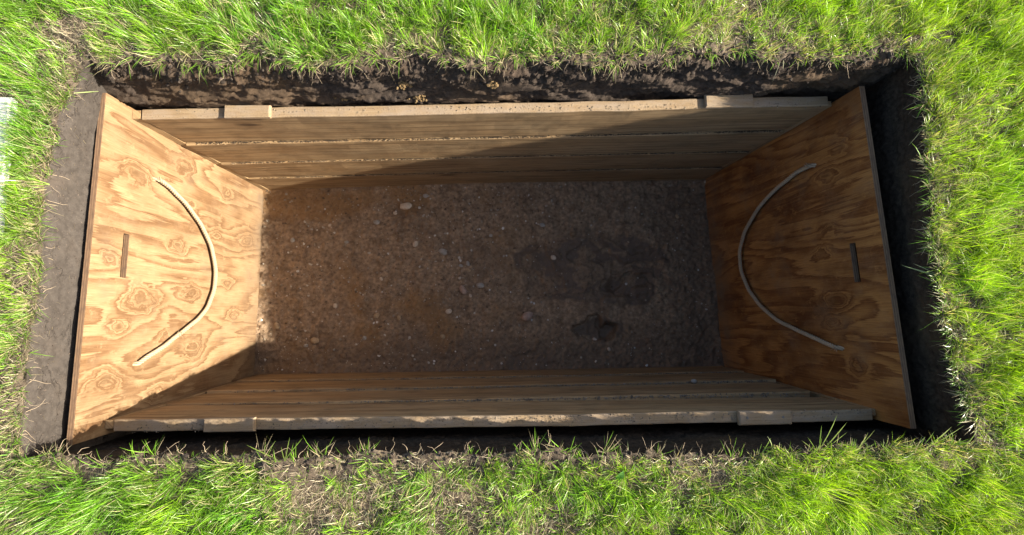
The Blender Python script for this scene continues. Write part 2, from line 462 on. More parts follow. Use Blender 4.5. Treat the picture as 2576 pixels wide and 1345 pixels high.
RIM = {}
def wall(side, step, zstep, amp_fn, mat):
    ca, cb, nrm = SIDES[side]
    top, s = resample(TOP[side], int(np.hypot(*(np.array(TOP[side][0]) - TOP[side][-1])) / step) + 2)
    n = len(top)
    t = np.linspace(0, 1, n)
    rg = (0.009 if side != 'left' else 0.006) * fbm(s * 9, 3.1, 80.0 + len(side), 3) + 0.004 * fbm(s * 45, 1.7, 84.0, 2)
    top = top + np.array(nrm, float) * (rg * sstep(0, 0.05, s) * sstep(0, 0.05, s[-1] - s))[:, None]
    zs = np.r_[np.arange(ZG, 0.62, -zstep), np.linspace(0.62, -0.04, 12)]
    A, B = np.array(COR[ca]), np.array(COR[cb])
    midl = A[1][:2] + (B[1][:2] - A[1][:2]) * t[:, None]
    botl = A[2][:2] + (B[2][:2] - A[2][:2]) * t[:, None]
    V = np.zeros((n, len(zs), 3))
    endt = sstep(0, 0.05, s) * sstep(0, 0.05, s[-1] - s)
    nv = np.array(nrm, float)
    for j, z in enumerate(zs):
        if z > 1.0:
            f = ((ZG - z) / (ZG - 1.0)) ** 0.8
            xy = top + (midl - top) * f
        else:
            f = (1.0 - z) / 1.04
            xy = midl + (botl - midl) * f
        V[:, j, :2] = xy
        V[:, j, 2] = z
    S = np.repeat(s[:, None], len(zs), 1)
    Z = V[..., 2].copy()
    d, dz = amp_fn(S, Z)
    d = d * endt[:, None]
    V[..., 0] += nv[0] * d
    V[..., 1] += nv[1] * d
    V[..., 2] += dz * endt[:, None] * sstep(ZG - 0.0001, ZG - 0.02, Z)
    if side == 'far':                          # never through the boards
        lim = 0.5455 + 0.0295 * t[:, None] + 0.012 * sstep(0.935, 0.90, Z) + 0.0 * Z
        lim = np.where(Z < 0.70, lim + 0.02, lim)
        V[..., 1] = np.where(Z < 0.965, np.maximum(V[..., 1], lim), V[..., 1])
    V[:, 0, 2] = ground_z(V[:, 0, 0], V[:, 0, 1]) 
    RIM[side] = V[:, 0, :].copy()
    o = mesh('pit_wall_' + side, V, grid_faces(n, len(zs), flip=True), mat)
    return structure(o), V

def far_amp(S, Z):
    up = sstep(1.02, 1.12, Z)
    low = sstep(1.00, 0.90, Z)
    # leaning spade cuts, crumbling lip, small clods
    d = 0.024 * fbm(S * 4 + Z * 5, Z * 8, 1.0, 3) + 0.013 * ridge(S * 7 - Z * 10, Z * 15 + S * 4, 2.0, 3)
    d = d + up * (0.009 * ridge(S * 22, Z * 24, 5.0, 3) + 0.005 * fbm(S * 70, Z * 70, 7.0, 3))
    d = d + (1 - up) * 0.0030 * fbm(S * 60 + Z * 30, Z * 110, 3.0, 3)
    d = d + 0.0045 * ridge(S * 38, Z * 44, 9.0, 3) * (0.4 + 0.6 * up)
    d = np.clip(d - 0.004, -0.05, 0.030)
    d = d - 0.010 * low
    d = d * (1 - 0.9 * sstep(0.9, 0.6, Z))
    return d, 0.006 * fbm(S * 40, Z * 40, 12.0, 3) * up

def left_amp(S, Z):
    d = 0.0050 * fbm(S * 6, Z * 7, 21.0, 3) + 0.0022 * ridge(S * 14 + Z * 10, Z * 9, 24.0, 3) + 0.0016 * fbm(S * 50, Z * 50, 22.0, 3)
    lip = sstep(1.125, ZG, Z)
    d = d - lip * (0.006 + 0.008 * fbm(S * 30, Z * 20, 23.0, 3))
    crack = np.abs(fbm(S * 4.5 + 0.6 * Z, Z * 12, 27.0, 4))
    d = d - 0.004 * sstep(0.020, 0.0, crack) * sstep(0.0, 0.3, fbm(S * 3, Z * 3, 29.0, 2))
    return d, 0 * S

def dark_amp(S, Z):
    d = 0.010 * fbm(S * 5, Z * 7, 31.0, 3) + 0.005 * ridge(S * 16, Z * 18, 32.0, 3) + 0.003 * fbm(S * 60, Z * 60, 33.0, 2)
    d = d + sstep(1.10, ZG, Z) * (0.012 * fbm(S * 16, Z * 9, 35.0, 3))
    return np.clip(d, -0.04, 0.018) * (1 - 0.8 * sstep(0.95, 0.7, Z)), 0.004 * fbm(S * 40, Z * 40, 36.0, 2)

w_far, VF = wall('far', 0.0034, 0.0034, far_amp, M_SOIL_BLACK)
M_SOIL_SHADED = soil_mat('shaded_topsoil', (0.016, 0.012, 0.009), (0.062, 0.046, 0.033), (0.080, 0.053, 0.030), bump=0.8, bdist=0.004)  # darker topsoil copy: shade on the right and near walls put into colour
w_right, _ = wall('right', 0.006, 0.006, dark_amp, M_SOIL_SHADED)
w_near, _ = wall('near', 0.006, 0.006, dark_amp, M_SOIL_SHADED)
w_left, VL = wall('left', 0.004, 0.004, left_amp, M_SOIL_CUT)

# the lawn's soil: one sheet from the rim of the pit to the horizon
rim = np.concatenate([RIM[s][:-1] for s in ('far', 'right', 'near', 'left')])
offs = np.r_[0.0, 0.004, 0.009, 0.015, 0.022, 0.03, 0.04, 0.05, 0.062, 0.075, 0.09, 0.11, 0.13, 0.16, 0.19, 0.23, 0.28, 0.34, 0.42, 0.52, 0.65, 0.85, 1.1, 1.5, 2.2, 3.5, 6, 12, 30, 90, 320]
dirv = rim[:, :2] / np.array([1.3, 0.58])
dirv /= np.linalg.norm(dirv, axis=1)[:, None]
G = np.zeros((len(offs), len(rim), 3))
for j, of in enumerate(offs):
    xy = rim[:, :2] + dirv * of
    G[j, :, :2] = xy
    lipf = sstep(0.0, 0.012, of) * (1 - sstep(0.05, 0.12, of))
    G[j, :, 2] = ground_z(xy[:, 0], xy[:, 1]) + lipf * (0.006 * ridge(xy[:, 0] * 35, xy[:, 1] * 35, 3.3, 3) - 0.004)
G[0] = rim
nr = len(rim)
i = np.arange(nr)
F = []
for j in range(len(offs) - 1):
    F.append(np.stack([j * nr + i, j * nr + (i + 1) % nr, (j + 1) * nr + (i + 1) % nr, (j + 1) * nr + i], 1)[:, ::-1])
structure(mesh('ground', G.reshape(-1, 3), np.concatenate(F), M_GROUND))

# pit floor with trodden hollows
nx, ny = 560, 250
fx = np.linspace(-1.40, 1.42, nx)
fy = np.linspace(-0.64, 0.66, ny)
FX, FY = np.meshgrid(fx, fy, indexing='ij')
def TERR(q):
    b = np.floor(q)
    f = q - b
    return b + sstep(0.42, 0.58, f) + 0.25 * np.exp(-((f - 0.66) / 0.07) ** 2)
def floor_z(X, Y):
    X = np.asarray(X, float); Y = np.asarray(Y, float)
    h = 0.012 * fbm(X * 2.2, Y * 2.6, 41.0, 3) + 0.0065 * fbm(X * 13, Y * 13, 42.0, 3)
    rough = 1 - 0.75 * sstep(0.0, 0.25, X) * sstep(0.95, 0.8, X) * sstep(-0.36, -0.2, Y) * sstep(0.3, 0.15, Y)
    h = h + rough * (0.0052 * fbm(X * 42, Y * 42, 43.0, 3) + 0.0030 * np.maximum(fbm(X * 90, Y * 90, 44.0, 2), 0))
    h = h + rough * 0.0040 * np.maximum(ridge(X * 22, Y * 22, 47.0, 3) - 0.55, 0)
    wx = X + 0.10 * fbm(X * 4, Y * 4, 45.0, 4)
    wy = Y + 0.07 * fbm(X * 4, Y * 4, 46.0, 4)
    # trodden, smeared patch: low folded edges
    sm = sstep(1.25, 0.8, np.hypot((wx - 0.52) / 0.44, (wy - 0.05) / 0.20))
    h = h + sm * (-0.010 + 0.020 * TERR(fbm(wx * 3.6, wy * 5.0, 53.0, 2) * 2.4) / 2.4 + 0.004 * ridge(wx * 7, wy * 9, 54.0, 2))
    for (cx, cy, rx, ry, dep) in ((0.54, -0.285, 0.15, 0.045, -0.018), (0.62, -0.30, 0.06, 0.05, -0.014), (0.74, -0.04, 0.11, 0.07, -0.014), (-0.55, 0.40, 0.10, 0.05, -0.006)):
        r = np.hypot((wx - cx) / rx, (wy - cy) / ry)
        h = h + dep * 1.5 * sstep(1.15, 0.8, r)
    # soil pushed up against the boards
    h = h + 0.012 * (sstep(0.47, 0.54, Y + 0.02 * fbm(X * 9, Y * 9, 56.0, 3)) + sstep(-0.43, -0.50, Y + 0.02 * fbm(X * 9, Y * 9, 57.0, 3))) + 0.010 * sstep(1.12, 1.22, X) + 0.012 * sstep(-1.20, -1.29, X + 0.02 * fbm(X * 8, Y * 12, 58.0, 3))
    return h
FZ = floor_z(FX, FY)
wx = FX + 0.09 * fbm(FX * 5, FY * 5, 45.0, 4); wy = FY + 0.07 * fbm(FX * 5, FY * 5, 46.0, 4)
damp_shade = np.zeros_like(FX)
sm = sstep(1.30, 0.75, np.hypot((wx - 0.55) / 0.44, (wy - 0.05) / 0.20))
damp_shade = 1.0 * sstep(0.35, 0.6, sm) * (0.40 + 0.60 * sstep(0.02, 0.10, fbm(wx * 3.0, wy * 6.0, 55.0, 4)))
damp_shade = np.maximum(damp_shade, 0.95 * sstep(1.12, 0.9, np.hypot((wx - 0.56) / 0.17, (wy + 0.29) / 0.055)))
# shade along the near boards and right end, put into the colour
damp_shade = np.maximum(damp_shade, 0.62 * sstep(-0.20, -0.45, FY + 0.10 * fbm(FX * 3, FY * 3, 48.0, 4)))
damp_shade = np.maximum(damp_shade, 0.55 * sstep(0.78, 1.18, FX + 0.16 * fbm(FX * 3, FY * 3, 49.0, 4)))
damp_shade = np.clip(damp_shade + 0.35 * sstep(0.15, 0.6, fbm(FX * 4, FY * 4, 51.0, 4)), 0, 1)
warm_bounce = sstep(0.05, 0.5, fbm(FX * 2.5 + 3, FY * 3, 52.0, 4)) * sstep(0.4, -0.4, FX)  # orange patches at left: warm bounce off the sunlit plywood, painted in
dc = np.stack([damp_shade, warm_bounce, np.zeros_like(damp_shade)], -1).reshape(-1, 3)
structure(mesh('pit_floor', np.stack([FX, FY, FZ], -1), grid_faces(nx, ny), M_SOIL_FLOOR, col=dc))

# ------------------------------------------------------------------ wooden shoring box
def ply_x(side, y, z):
    if side == 'left':
        return 0.0094 * y + 0.0446 * z - 1.2963
    return -0.0393 * y + 0.0541 * z + 1.2177

def plank(name, inner_l, inner_r, ztop, zbot, thick, out, parent, xl, xr, tilt=0.0, seed=0, bow=0.0, top_mat=False):
    """board swept along x; inner face at y=inner_l (left end) .. inner_r; out=+1 thickness towards +y"""
    n = 70
    ch = 0.0045
    t = np.linspace(0, 1, n)
    x = -1.23 + 2.47 * t
    yi = inner_l + (inner_r - inner_l) * t + bow * np.sin(np.pi * t)
    h = ztop - zbot
    prof = []                     # (depth from inner face, height) going round
    def corner(dx, dz, a0):
        for q in (0, 1, 2):
            a = a0 + q * math.pi / 4
            prof.append((dx + ch * math.cos(a), dz + ch * math.sin(a)))
    corner(ch, ch, math.pi)                        # inner bottom
    prof.append((thick * 0.5, 0))
    corner(thick - ch, ch, math.pi * 1.5)
    corner(thick - ch, h - ch, 0)
    prof.append((thick * 0.5, h))
    corner(ch, h - ch, math.pi / 2)
    for q in range(1, 6):
        prof.append((0, h - ch - (h - 2 * ch) * q / 6))
    P = np.array(prof)
    m = len(P)
    V = np.zeros((n, m, 3))
    zz = zbot + P[None, :, 1]
    xa = ply_x('left', inner_l, zz) + xl
    xb = ply_x('right', inner_r, zz) - xr
    V[:, :, 0] = xa + (xb - xa) * t[:, None]
    dep = P[None, :, 0] + tilt * (h - P[None, :, 1])
    wob = 0.0016 * fbm(np.repeat(x[:, None], m, 1) * 5 + seed * 7.1, np.repeat(P[None, :, 1], n, 0) * 9 + seed, seed * 1.7, 3)
    edge = (P[:, 1] < ch * 1.5) | (P[:, 1] > h - ch * 1.5)
    nick = 0.0011 * fbm(np.repeat(x[:, None], m, 1) * 28 + seed * 3.1, np.repeat(P[None, :, 1], n, 0) * 40, seed * 2.3, 3) * edge[None, :]
    V[:, :, 1] = yi[:, None] + out * (dep + 1.6 * wob)
    V[:, :, 2] = zbot + P[None, :, 1] + nick
    per = np.r_[0, np.cumsum(np.linalg.norm(np.diff(np.vstack([P, P[:1]]), axis=0), axis=1))]
    uvu = np.repeat((x + seed * 3.37)[:, None], m + 1, 1)
    uvv = np.repeat((per + seed * 1.91)[None, :], n, 0)
    V = np.concatenate([V, V[:, :1]], 1)
    uv = np.stack([uvu, uvv], -1).reshape(-1, 2)
    q = grid_faces(n, m + 1, flip=(out > 0))
    fm = np.zeros(len(q), int)
    zc = V.reshape(-1, 3)[q][:, :, 2].mean(1)
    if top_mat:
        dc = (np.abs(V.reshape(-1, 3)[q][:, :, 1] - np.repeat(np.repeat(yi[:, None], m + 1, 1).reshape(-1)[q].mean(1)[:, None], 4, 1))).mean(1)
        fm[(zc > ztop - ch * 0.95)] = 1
    cap0 = np.arange(m)[None, :]
    cap1 = ((n - 1) * (m + 1) + np.arange(m))[None, ::-1]
    if out > 0:
        cap0, cap1 = cap0, cap1
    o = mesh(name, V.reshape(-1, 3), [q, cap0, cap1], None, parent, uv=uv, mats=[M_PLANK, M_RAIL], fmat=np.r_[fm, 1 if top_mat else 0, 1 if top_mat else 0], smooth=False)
    return o

def block(name, x0, x1, y0, y1, z0, z1, parent, seed, mat=None, c=0.003):
    """chamfered wooden block"""
    xs = [x0, x0 + c, x1 - c, x1]; ys = [y0, y0 + c, y1 - c, y1]
    V = []
    for (z, ins) in ((z0, 0), (z1 - c, 0), (z1, c)):
        V += [(x0 + ins, y0 + ins, z), (x1 - ins, y0 + ins, z), (x1 - ins, y1 - ins, z), (x0 + ins, y1 - ins, z)]
    F = [[0, 3, 2, 1], [8, 9, 10, 11]]
    for r in (0, 4):
        for a in range(4):
            b = (a + 1) % 4
            F.append([r + a, r + b, r + 4 + b, r + 4 + a])
    V = np.array(V)
    V[:, :2] += rng.normal(0, 0.0008, (12, 2))
    uv = np.stack([V[:, 0] + seed, V[:, 1] * 1.0 + V[:, 2] + seed], 1)
    return mesh(name, V, np.array(F), mat or M_RAIL, parent, uv=uv, smooth=False)

PH = 0.2285       # plank height
def zt(k): return 0.94 - 0.2350 * k

# far side panel
far = empty('plank_panel', (0, 0.54, 0))
tag(far, 'far side panel of four long boards, its left part caught by sunlight', 'shoring panel', 'shoring panels lining the pit')
offy = (0, 0.54, 0)
def par(o, root):
    o.matrix_parent_inverse = root.matrix_basis.inverted()
    return o
bpy.context.view_layer.update()
FARP = [(0.507, 0.534, 0.045), (0.507, 0.534, 0.048), (0.510, 0.537, 0.050), (0.515, 0.541, 0.050)]
for k, (a, b, tl) in enumerate(FARP):
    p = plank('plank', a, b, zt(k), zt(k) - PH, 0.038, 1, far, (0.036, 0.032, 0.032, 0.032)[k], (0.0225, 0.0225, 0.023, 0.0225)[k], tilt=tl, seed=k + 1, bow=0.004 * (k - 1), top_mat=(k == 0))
    par(p, far)
for q, (x0, x1, y0, y1) in enumerate([(-0.922, -0.764, 0.5045, 0.550), (0.774, 0.946, 0.527, 0.575)]):
    b = block('block', x0, x1, y0, y1, 0.941, 0.953, far, 5.3 + q)
    par(b, far)
# near side panel
near = empty('plank_panel', (0, -0.54, 0))
tag(near, 'near side panel of four boards in shade with a ledge between them', 'shoring panel', 'shoring panels lining the pit')
bpy.context.view_layer.update()
NEARP = [(-0.511, -0.532, 0.0), (-0.507, -0.512, 0.0), (-0.497, -0.500, 0.0), (-0.487, -0.494, 0.0)]
for k, (a, b, tl) in enumerate(NEARP):
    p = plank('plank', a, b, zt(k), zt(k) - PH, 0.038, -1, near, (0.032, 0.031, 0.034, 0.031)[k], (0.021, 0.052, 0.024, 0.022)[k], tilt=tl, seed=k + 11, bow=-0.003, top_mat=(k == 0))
    par(p, near)
for q, (x0, x1, y0, y1) in enumerate([(-0.932, -0.771, -0.555, -0.512), (0.811, 0.986, -0.572, -0.527)]):
    b = block('block', x0, x1, y0, y1, 0.941, 0.955, near, 8.1 + q)
    par(b, near)

k = NT('nail_steel')
M_NAIL = k.finish((0.16, 0.15, 0.14), 0.55)
for b_, xs_ in ((b, (0.838, 0.957)),):
    for xn in xs_:
        a = np.arange(8) * np.pi / 4
        V = [(xn + 0.0042 * math.cos(q), -0.548 + 0.0042 * math.sin(q), 0.9552) for q in a] + [(xn + 0.0034 * math.cos(q), -0.548 + 0.0034 * math.sin(q), 0.9572) for q in a]
        F = [[q, (q + 1) % 8, 8 + (q + 1) % 8, 8 + q] for q in range(8)]
        nl_ = mesh('nail', np.array(V), [np.array(F), np.arange(8, 16)[None]], M_NAIL, b_, smooth=False)

# plywood end panels: x = a*y + b*z + c on the inner face
def ply_sheet(side, yw, ztop, slot, mat, parent):
    sg = -1 if side == 'left' else 1
    th = 0.0185
    y0s, y1s, z0s, z1s = slot
    yb = np.unique(np.r_[np.linspace(yw[0], y0s, 8), np.linspace(y0s, y1s, 4), np.linspace(y1s, yw[1], 8)])
    zb = np.unique(np.r_[np.linspace(-0.02, z0s, 14), z0s, z1s, np.linspace(z1s, ztop, 4)])
    ny_, nz_ = len(yb), len(zb)
    Y, Z = np.meshgrid(yb, zb, indexing='ij')
    rag = np.zeros_like(Z)
    Vf = np.stack([ply_x(side, Y, Z), Y, Z], -1)
    Vb = Vf.copy()
    Vb[..., 0] += sg * th
    V = np.concatenate([Vf.reshape(-1, 3), Vb.reshape(-1, 3)])
    N = ny_ * nz_
    def vid(a, b, s): return s * N + a * nz_ + b
    F, FM = [], []
    inside = lambda a, b: (yb[a] >= y0s - 1e-6 and yb[a + 1] <= y1s + 1e-6 and zb[b] >= z0s - 1e-6 and zb[b + 1] <= z1s + 1e-6)
    UV = {}
    uvl = []
    def add(f, m, uvs):
        F.append(f); FM.append(m); uvl.extend(uvs)
    for a in range(ny_ - 1):
        for b in range(nz_ - 1):
            if inside(a, b):
                continue
            q = [(a, b), (a + 1, b), (a + 1, b + 1), (a, b + 1)]
            f = [vid(i_, j_, 0) for i_, j_ in q]
            u = [(yb[i_], zb[j_]) for i_, j_ in q]
            fb = [vid(i_, j_, 1) for i_, j_ in q][::-1]
            if sg > 0:
                f, u2 = f[::-1], u[::-1]
                fb = fb[::-1]
                add(f, 0, u2); add(fb, 0, u)
            else:
                add(f, 0, u); add(fb, 0, u[::-1])
            # rim faces where the neighbour is missing
            for (da, db, e) in ((-1, 0, (0, 3)), (1, 0, (2, 1)), (0, -1, (1, 0)), (0, 1, (3, 2))):
                na, nb = a + da, b + db
                miss = na < 0 or nb < 0 or na >= ny_ - 1 or nb >= nz_ - 1 or inside(na, nb)
                if miss:
                    A_, B_ = q[e[0]], q[e[1]]
                    f = [vid(*A_, 0), vid(*B_, 0), vid(*B_, 1), vid(*A_, 1)]
                    la = yb[A_[0]] + zb[A_[1]]
                    lb = yb[B_[0]] + zb[B_[1]]
                    u = [(la, 0), (lb, 0), (lb, th), (la, th)]
                    if sg > 0:
                        f, u = f[::-1], u[::-1]
                    add(f, 1, u)
    me = bpy.data.meshes.new('plywood_sheet')
    me.from_pydata([tuple(v) for v in V], [], F)
    ul = me.uv_layers.new(name='UVMap')
    ul.data.foreach_set('uv', np.array(uvl, dtype=np.float32).ravel())
    me.materials.append(mat); me.materials.append(M_EDGE)
    me.polygons.foreach_set('material_index', np.array(FM, dtype=np.int32))
    me.update()
    o = bpy.data.objects.new('plywood_sheet', me)
    COL.objects.link(o)
    o.parent = parent
    par(o, parent)
    return o

def tube(path, rad, sides=6, cap=True):
    P = np.asarray(path, float)
    n = len(P)
    T = np.gradient(P, axis=0)
    T /= np.linalg.norm(T, axis=1)[:, None] + 1e-12
    ref = np.array([0.31, 0.52, 0.79])
    U = np.cross(T, ref); U /= np.linalg.norm(U, axis=1)[:, None] + 1e-12
    W = np.cross(T, U)
    r = np.broadcast_to(np.asarray(rad, float), (n,))
    a = np.arange(sides) * 2 * np.pi / sides
    V = P[:, None, :] + r[:, None, None] * (np.cos(a)[None, :, None] * U[:, None, :] + np.sin(a)[None, :, None] * W[:, None, :])
    i_ = (np.arange(n - 1)[:, None] * sides + np.arange(sides)[None, :])
    j_ = (np.arange(n - 1)[:, None] * sides + (np.arange(sides)[None, :] + 1) % sides)
    F = np.stack([i_, j_, j_ + sides, i_ + sides], -1).reshape(-1, 4)
    return V.reshape(-1, 3), F

def spline(pts, n):
    P = np.array(pts, float)
    d = np.r_[0, np.cumsum(np.linalg.norm(np.diff(P, axis=0), axis=1))]
    s = np.linspace(0, d[-1], n)
    Q = np.stack([np.interp(s, d, P[:, k]) for k in range(P.shape[1])], 1)
    ker = np.hanning(31); ker /= ker.sum()
    pad = 15
    Qp = np.concatenate([2 * Q[0] - Q[pad:0:-1], Q, 2 * Q[-1] - Q[-2:-pad - 2:-1]])
    return np.stack([np.convolve(Qp[:, k], ker, 'valid') for k in range(P.shape[1])], 1)

def rope_mat():
    k = NT('cotton_rope')
    p = k.coord('Object')
    n = k.noise(p, 260.0, 4, 0.7)
    n2 = k.noise(p, 14.0, 3, 0.6)
    c = k.mix(k.mapr(n, 0.35, 0.7), (0.29, 0.215, 0.135), (0.44, 0.345, 0.235))
    c = k.mix(k.mapr(n2, 0.5, 0.75, 0, 0.5), c, (0.28, 0.215, 0.15))
    return k.finish(c, 0.95, k.bump(n, 0.7, 0.0015), 0.1)
M_ROPE = rope_mat()

def rope(side, yz, parent, label):
    sg = 1 if side == 'left' else -1
    R = 0.0062
    n = 420
    yzs = spline(yz, n)
    s = np.linspace(0, 1, n)
    yzs = yzs + 0.004 * np.stack([fbm(s * 9, 3.0 * sg, 0, 2), fbm(s * 9, 7.0 * sg, 4, 2)], 1)
    off = 0.0135 + 0.006 * np.sin(np.pi * s) - 0.03 * sstep(0.018, 0.0, s) - 0.03 * sstep(0.982, 1.0, s)
    C = np.stack([ply_x(side, yzs[:, 0], yzs[:, 1]) + sg * off, yzs[:, 0], yzs[:, 1]], 1)
    T = np.gradient(C, axis=0); T /= np.linalg.norm(T, axis=1)[:, None]
    nrm = np.array([sg, 0, 0.0])
    Bn = np.cross(T, nrm); Bn /= np.linalg.norm(Bn, axis=1)[:, None]
    Nn = np.cross(Bn, T)
    length = np.linalg.norm(np.diff(C, axis=0), axis=1).sum()
    Vs, Fs, c0 = [], [], 0
    for k in range(3):
        ph = s * length / 0.034 * 2 * np.pi + k * 2 * np.pi / 3
        swell = 1 + 0.10 * noise3(s * 60, k * 3.0, 0)
        path = C + (R * 0.74) * (np.cos(ph)[:, None] * Nn + np.sin(ph)[:, None] * Bn)
        V, F = tube(path, R * 0.66 * swell, 7)
        Vs.append(V); Fs.append(F + c0); c0 += len(V)
    o = mesh('rope_handle', np.concatenate(Vs), np.concatenate(Fs), M_ROPE, parent)
    o['label'] = label
    return par(o, parent), C, Nn, Bn

def frayed_end(C, at, d, parent, seed):
    r = np.random.default_rng(seed)
    Vs, Fs, c0 = [], [], 0
    for k in range(26):
        v = np.array(d) + r.normal(0, 0.5, 3)
        v /= np.linalg.norm(v)
        L = r.uniform(0.008, 0.020)
        b = C[at] + r.normal(0, 0.003, 3)
        path = np.stack([b, b + v * L * 0.5 + r.normal(0, 0.002, 3), b + v * L])
        V, F = tube(path, [0.0009, 0.0008, 0.0003], 4)
        Vs.append(V); Fs.append(F + c0); c0 += len(V)
    o = mesh('frayed_end', np.concatenate(Vs), np.concatenate(Fs), M_ROPE, parent)
    return o

def batten(side, y0, y1, thick, z1, parent, seed):
    """upright strip in the corner; y0/y1 given at top and bottom"""
    sg = 1 if side == 'left' else -1
    V, n = [], 14
    for j in range(n):
        f = j / (n - 1)
        z = -0.02 + (z1 + 0.02) * f
        ya = y0[1] + (y0[0] - y0[1]) * f
        yb_ = y1[1] + (y1[0] - y1[1]) * f
        x = ply_x(side, 0.5 * (ya + yb_), z) + sg * 0.0015
        e = 0.0012 * math.sin(j * 2.1 + seed)
        V += [(x, ya, z), (x + sg * (thick + e), ya + 0.001, z), (x + sg * (thick + e), yb_, z), (x, yb_, z)]
    F = []
    for j in range(n - 1):
        for a in range(4):
            b = (a + 1) % 4
            f = [4 * j + a, 4 * j + b, 4 * j + 4 + b, 4 * j + 4 + a]
            F.append(f)
    F.append([3, 2, 1, 0]); m = 4 * (n - 1); F.append([m, m + 1, m + 2, m + 3])
    V = np.array(V)
    uv = np.stack([V[:, 2] + seed, V[:, 0] * 1.0 + V[:, 1] + seed], 1)
    o = mesh('batten', V, np.array(F), M_PLANK, parent, uv=uv, smooth=False)
    me = o.data
    import bmesh
    bm = bmesh.new(); bm.from_mesh(me); bmesh.ops.recalc_face_normals(bm, faces=bm.faces); bm.to_mesh(me); bm.free()
    return par(o, parent)

LROPE = [(0.336,0.826),(0.318,0.747),(0.272,0.651),(0.212,0.556),(0.130,0.479),(0.027,0.437),(-0.063,0.439),(-0.143,0.478),(-0.195,0.539),(-0.248,0.643),(-0.303,0.744),(-0.348,0.843)]
RROPE = [(0.356,0.827),(0.353,0.742),(0.328,0.619),(0.274,0.488),(0.187,0.365),(0.099,0.303),(0.001,0.297),(-0.100,0.342),(-0.178,0.418),(-0.246,0.527),(-0.297,0.682),(-0.345,0.839)]

pl = empty('plywood_panel', (-1.296, 0, 0))
tag(pl, 'sunlit plywood end panel with a rope loop and a slot, by the bare clay strip', 'shoring panel', 'shoring panels lining the pit')
bpy.context.view_layer.update()
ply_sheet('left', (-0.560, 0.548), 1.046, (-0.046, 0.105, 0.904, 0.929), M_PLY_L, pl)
ro, C, Nn, Bn = rope('left', LROPE, pl, 'cream twisted rope loop in sunlight')
frayed_end(C, 8, (0.6, 0.3, 0.6), ro, 3)
frayed_end(C, 335, (0.6, 0.3, 0.4), ro, 5)
batten('left', (0.5095, 0.521), (0.540, 0.555), 0.028, 0.938, pl, 2.2)
batten('left', (-0.540, -0.520), (-0.5135, -0.490), 0.026, 0.936, pl, 4.6)

pr = empty('plywood_panel', (1.218, 0, 0))
tag(pr, 'shaded reddish plywood end panel with a rope loop, beside the dark gap', 'shoring panel', 'shoring panels lining the pit')
bpy.context.view_layer.update()
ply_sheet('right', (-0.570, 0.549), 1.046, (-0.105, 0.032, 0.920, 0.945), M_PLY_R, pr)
ro, C, Nn, Bn = rope('right', RROPE, pr, 'grey twisted rope loop in shade')
frayed_end(C, 412, (-0.6, -0.3, 0.6), ro, 8)
frayed_end(C, 8, (-0.6, 0.2, 0.6), ro, 9)
batten('right', (0.537, 0.549), (0.556, 0.575), 0.018, 0.930, pr, 7.1)
batten('right', (-0.556, -0.520), (-0.5345, -0.497), 0.016, 0.930, pr, 9.4)

# ------------------------------------------------------------------ stones
def ico(sub=1):
    import bmesh
    bm = bmesh.new()
    bmesh.ops.create_icosphere(bm, subdivisions=sub, radius=1.0)
    V = np.array([v.co[:] for v in bm.verts]); F = np.array([[v.index for v in f.verts] for f in bm.faces])
    bm.free()
    return V, F
IV1, IF1 = ico(1)
IV3, IF3 = ico(3)

def pebble_mat(name, a, b):
    k = NT(name)
    p = k.coord('Object')
    n = k.noise(p, 60.0, 5, 0.65)
    n2 = k.noise(p, 400.0, 3, 0.6)
    c = k.mix(k.mapr(n, 0.35, 0.65), a, b)
    c = k.mix(k.mapr(n2, 0.58, 0.7, 0, 0.6), c, tuple(q * 0.55 for q in a))
    return k.finish(c, 0.75, k.bump(n2, 0.3, 0.001), 0.3)
PM = {'pale': pebble_mat('pale_stone', (0.38, 0.30, 0.22), (0.54, 0.45, 0.35)),
      'grey': pebble_mat('grey_stone', (0.22, 0.20, 0.17), (0.36, 0.33, 0.29)),
      'tan': pebble_mat('tan_stone', (0.27, 0.19, 0.11), (0.40, 0.29, 0.17)),
      'brown': pebble_mat('brown_stone', (0.14, 0.088, 0.050), (0.22, 0.145, 0.085)),
      'pink': pebble_mat('pinkish_stone', (0.24, 0.165, 0.125), (0.38, 0.275, 0.215))}

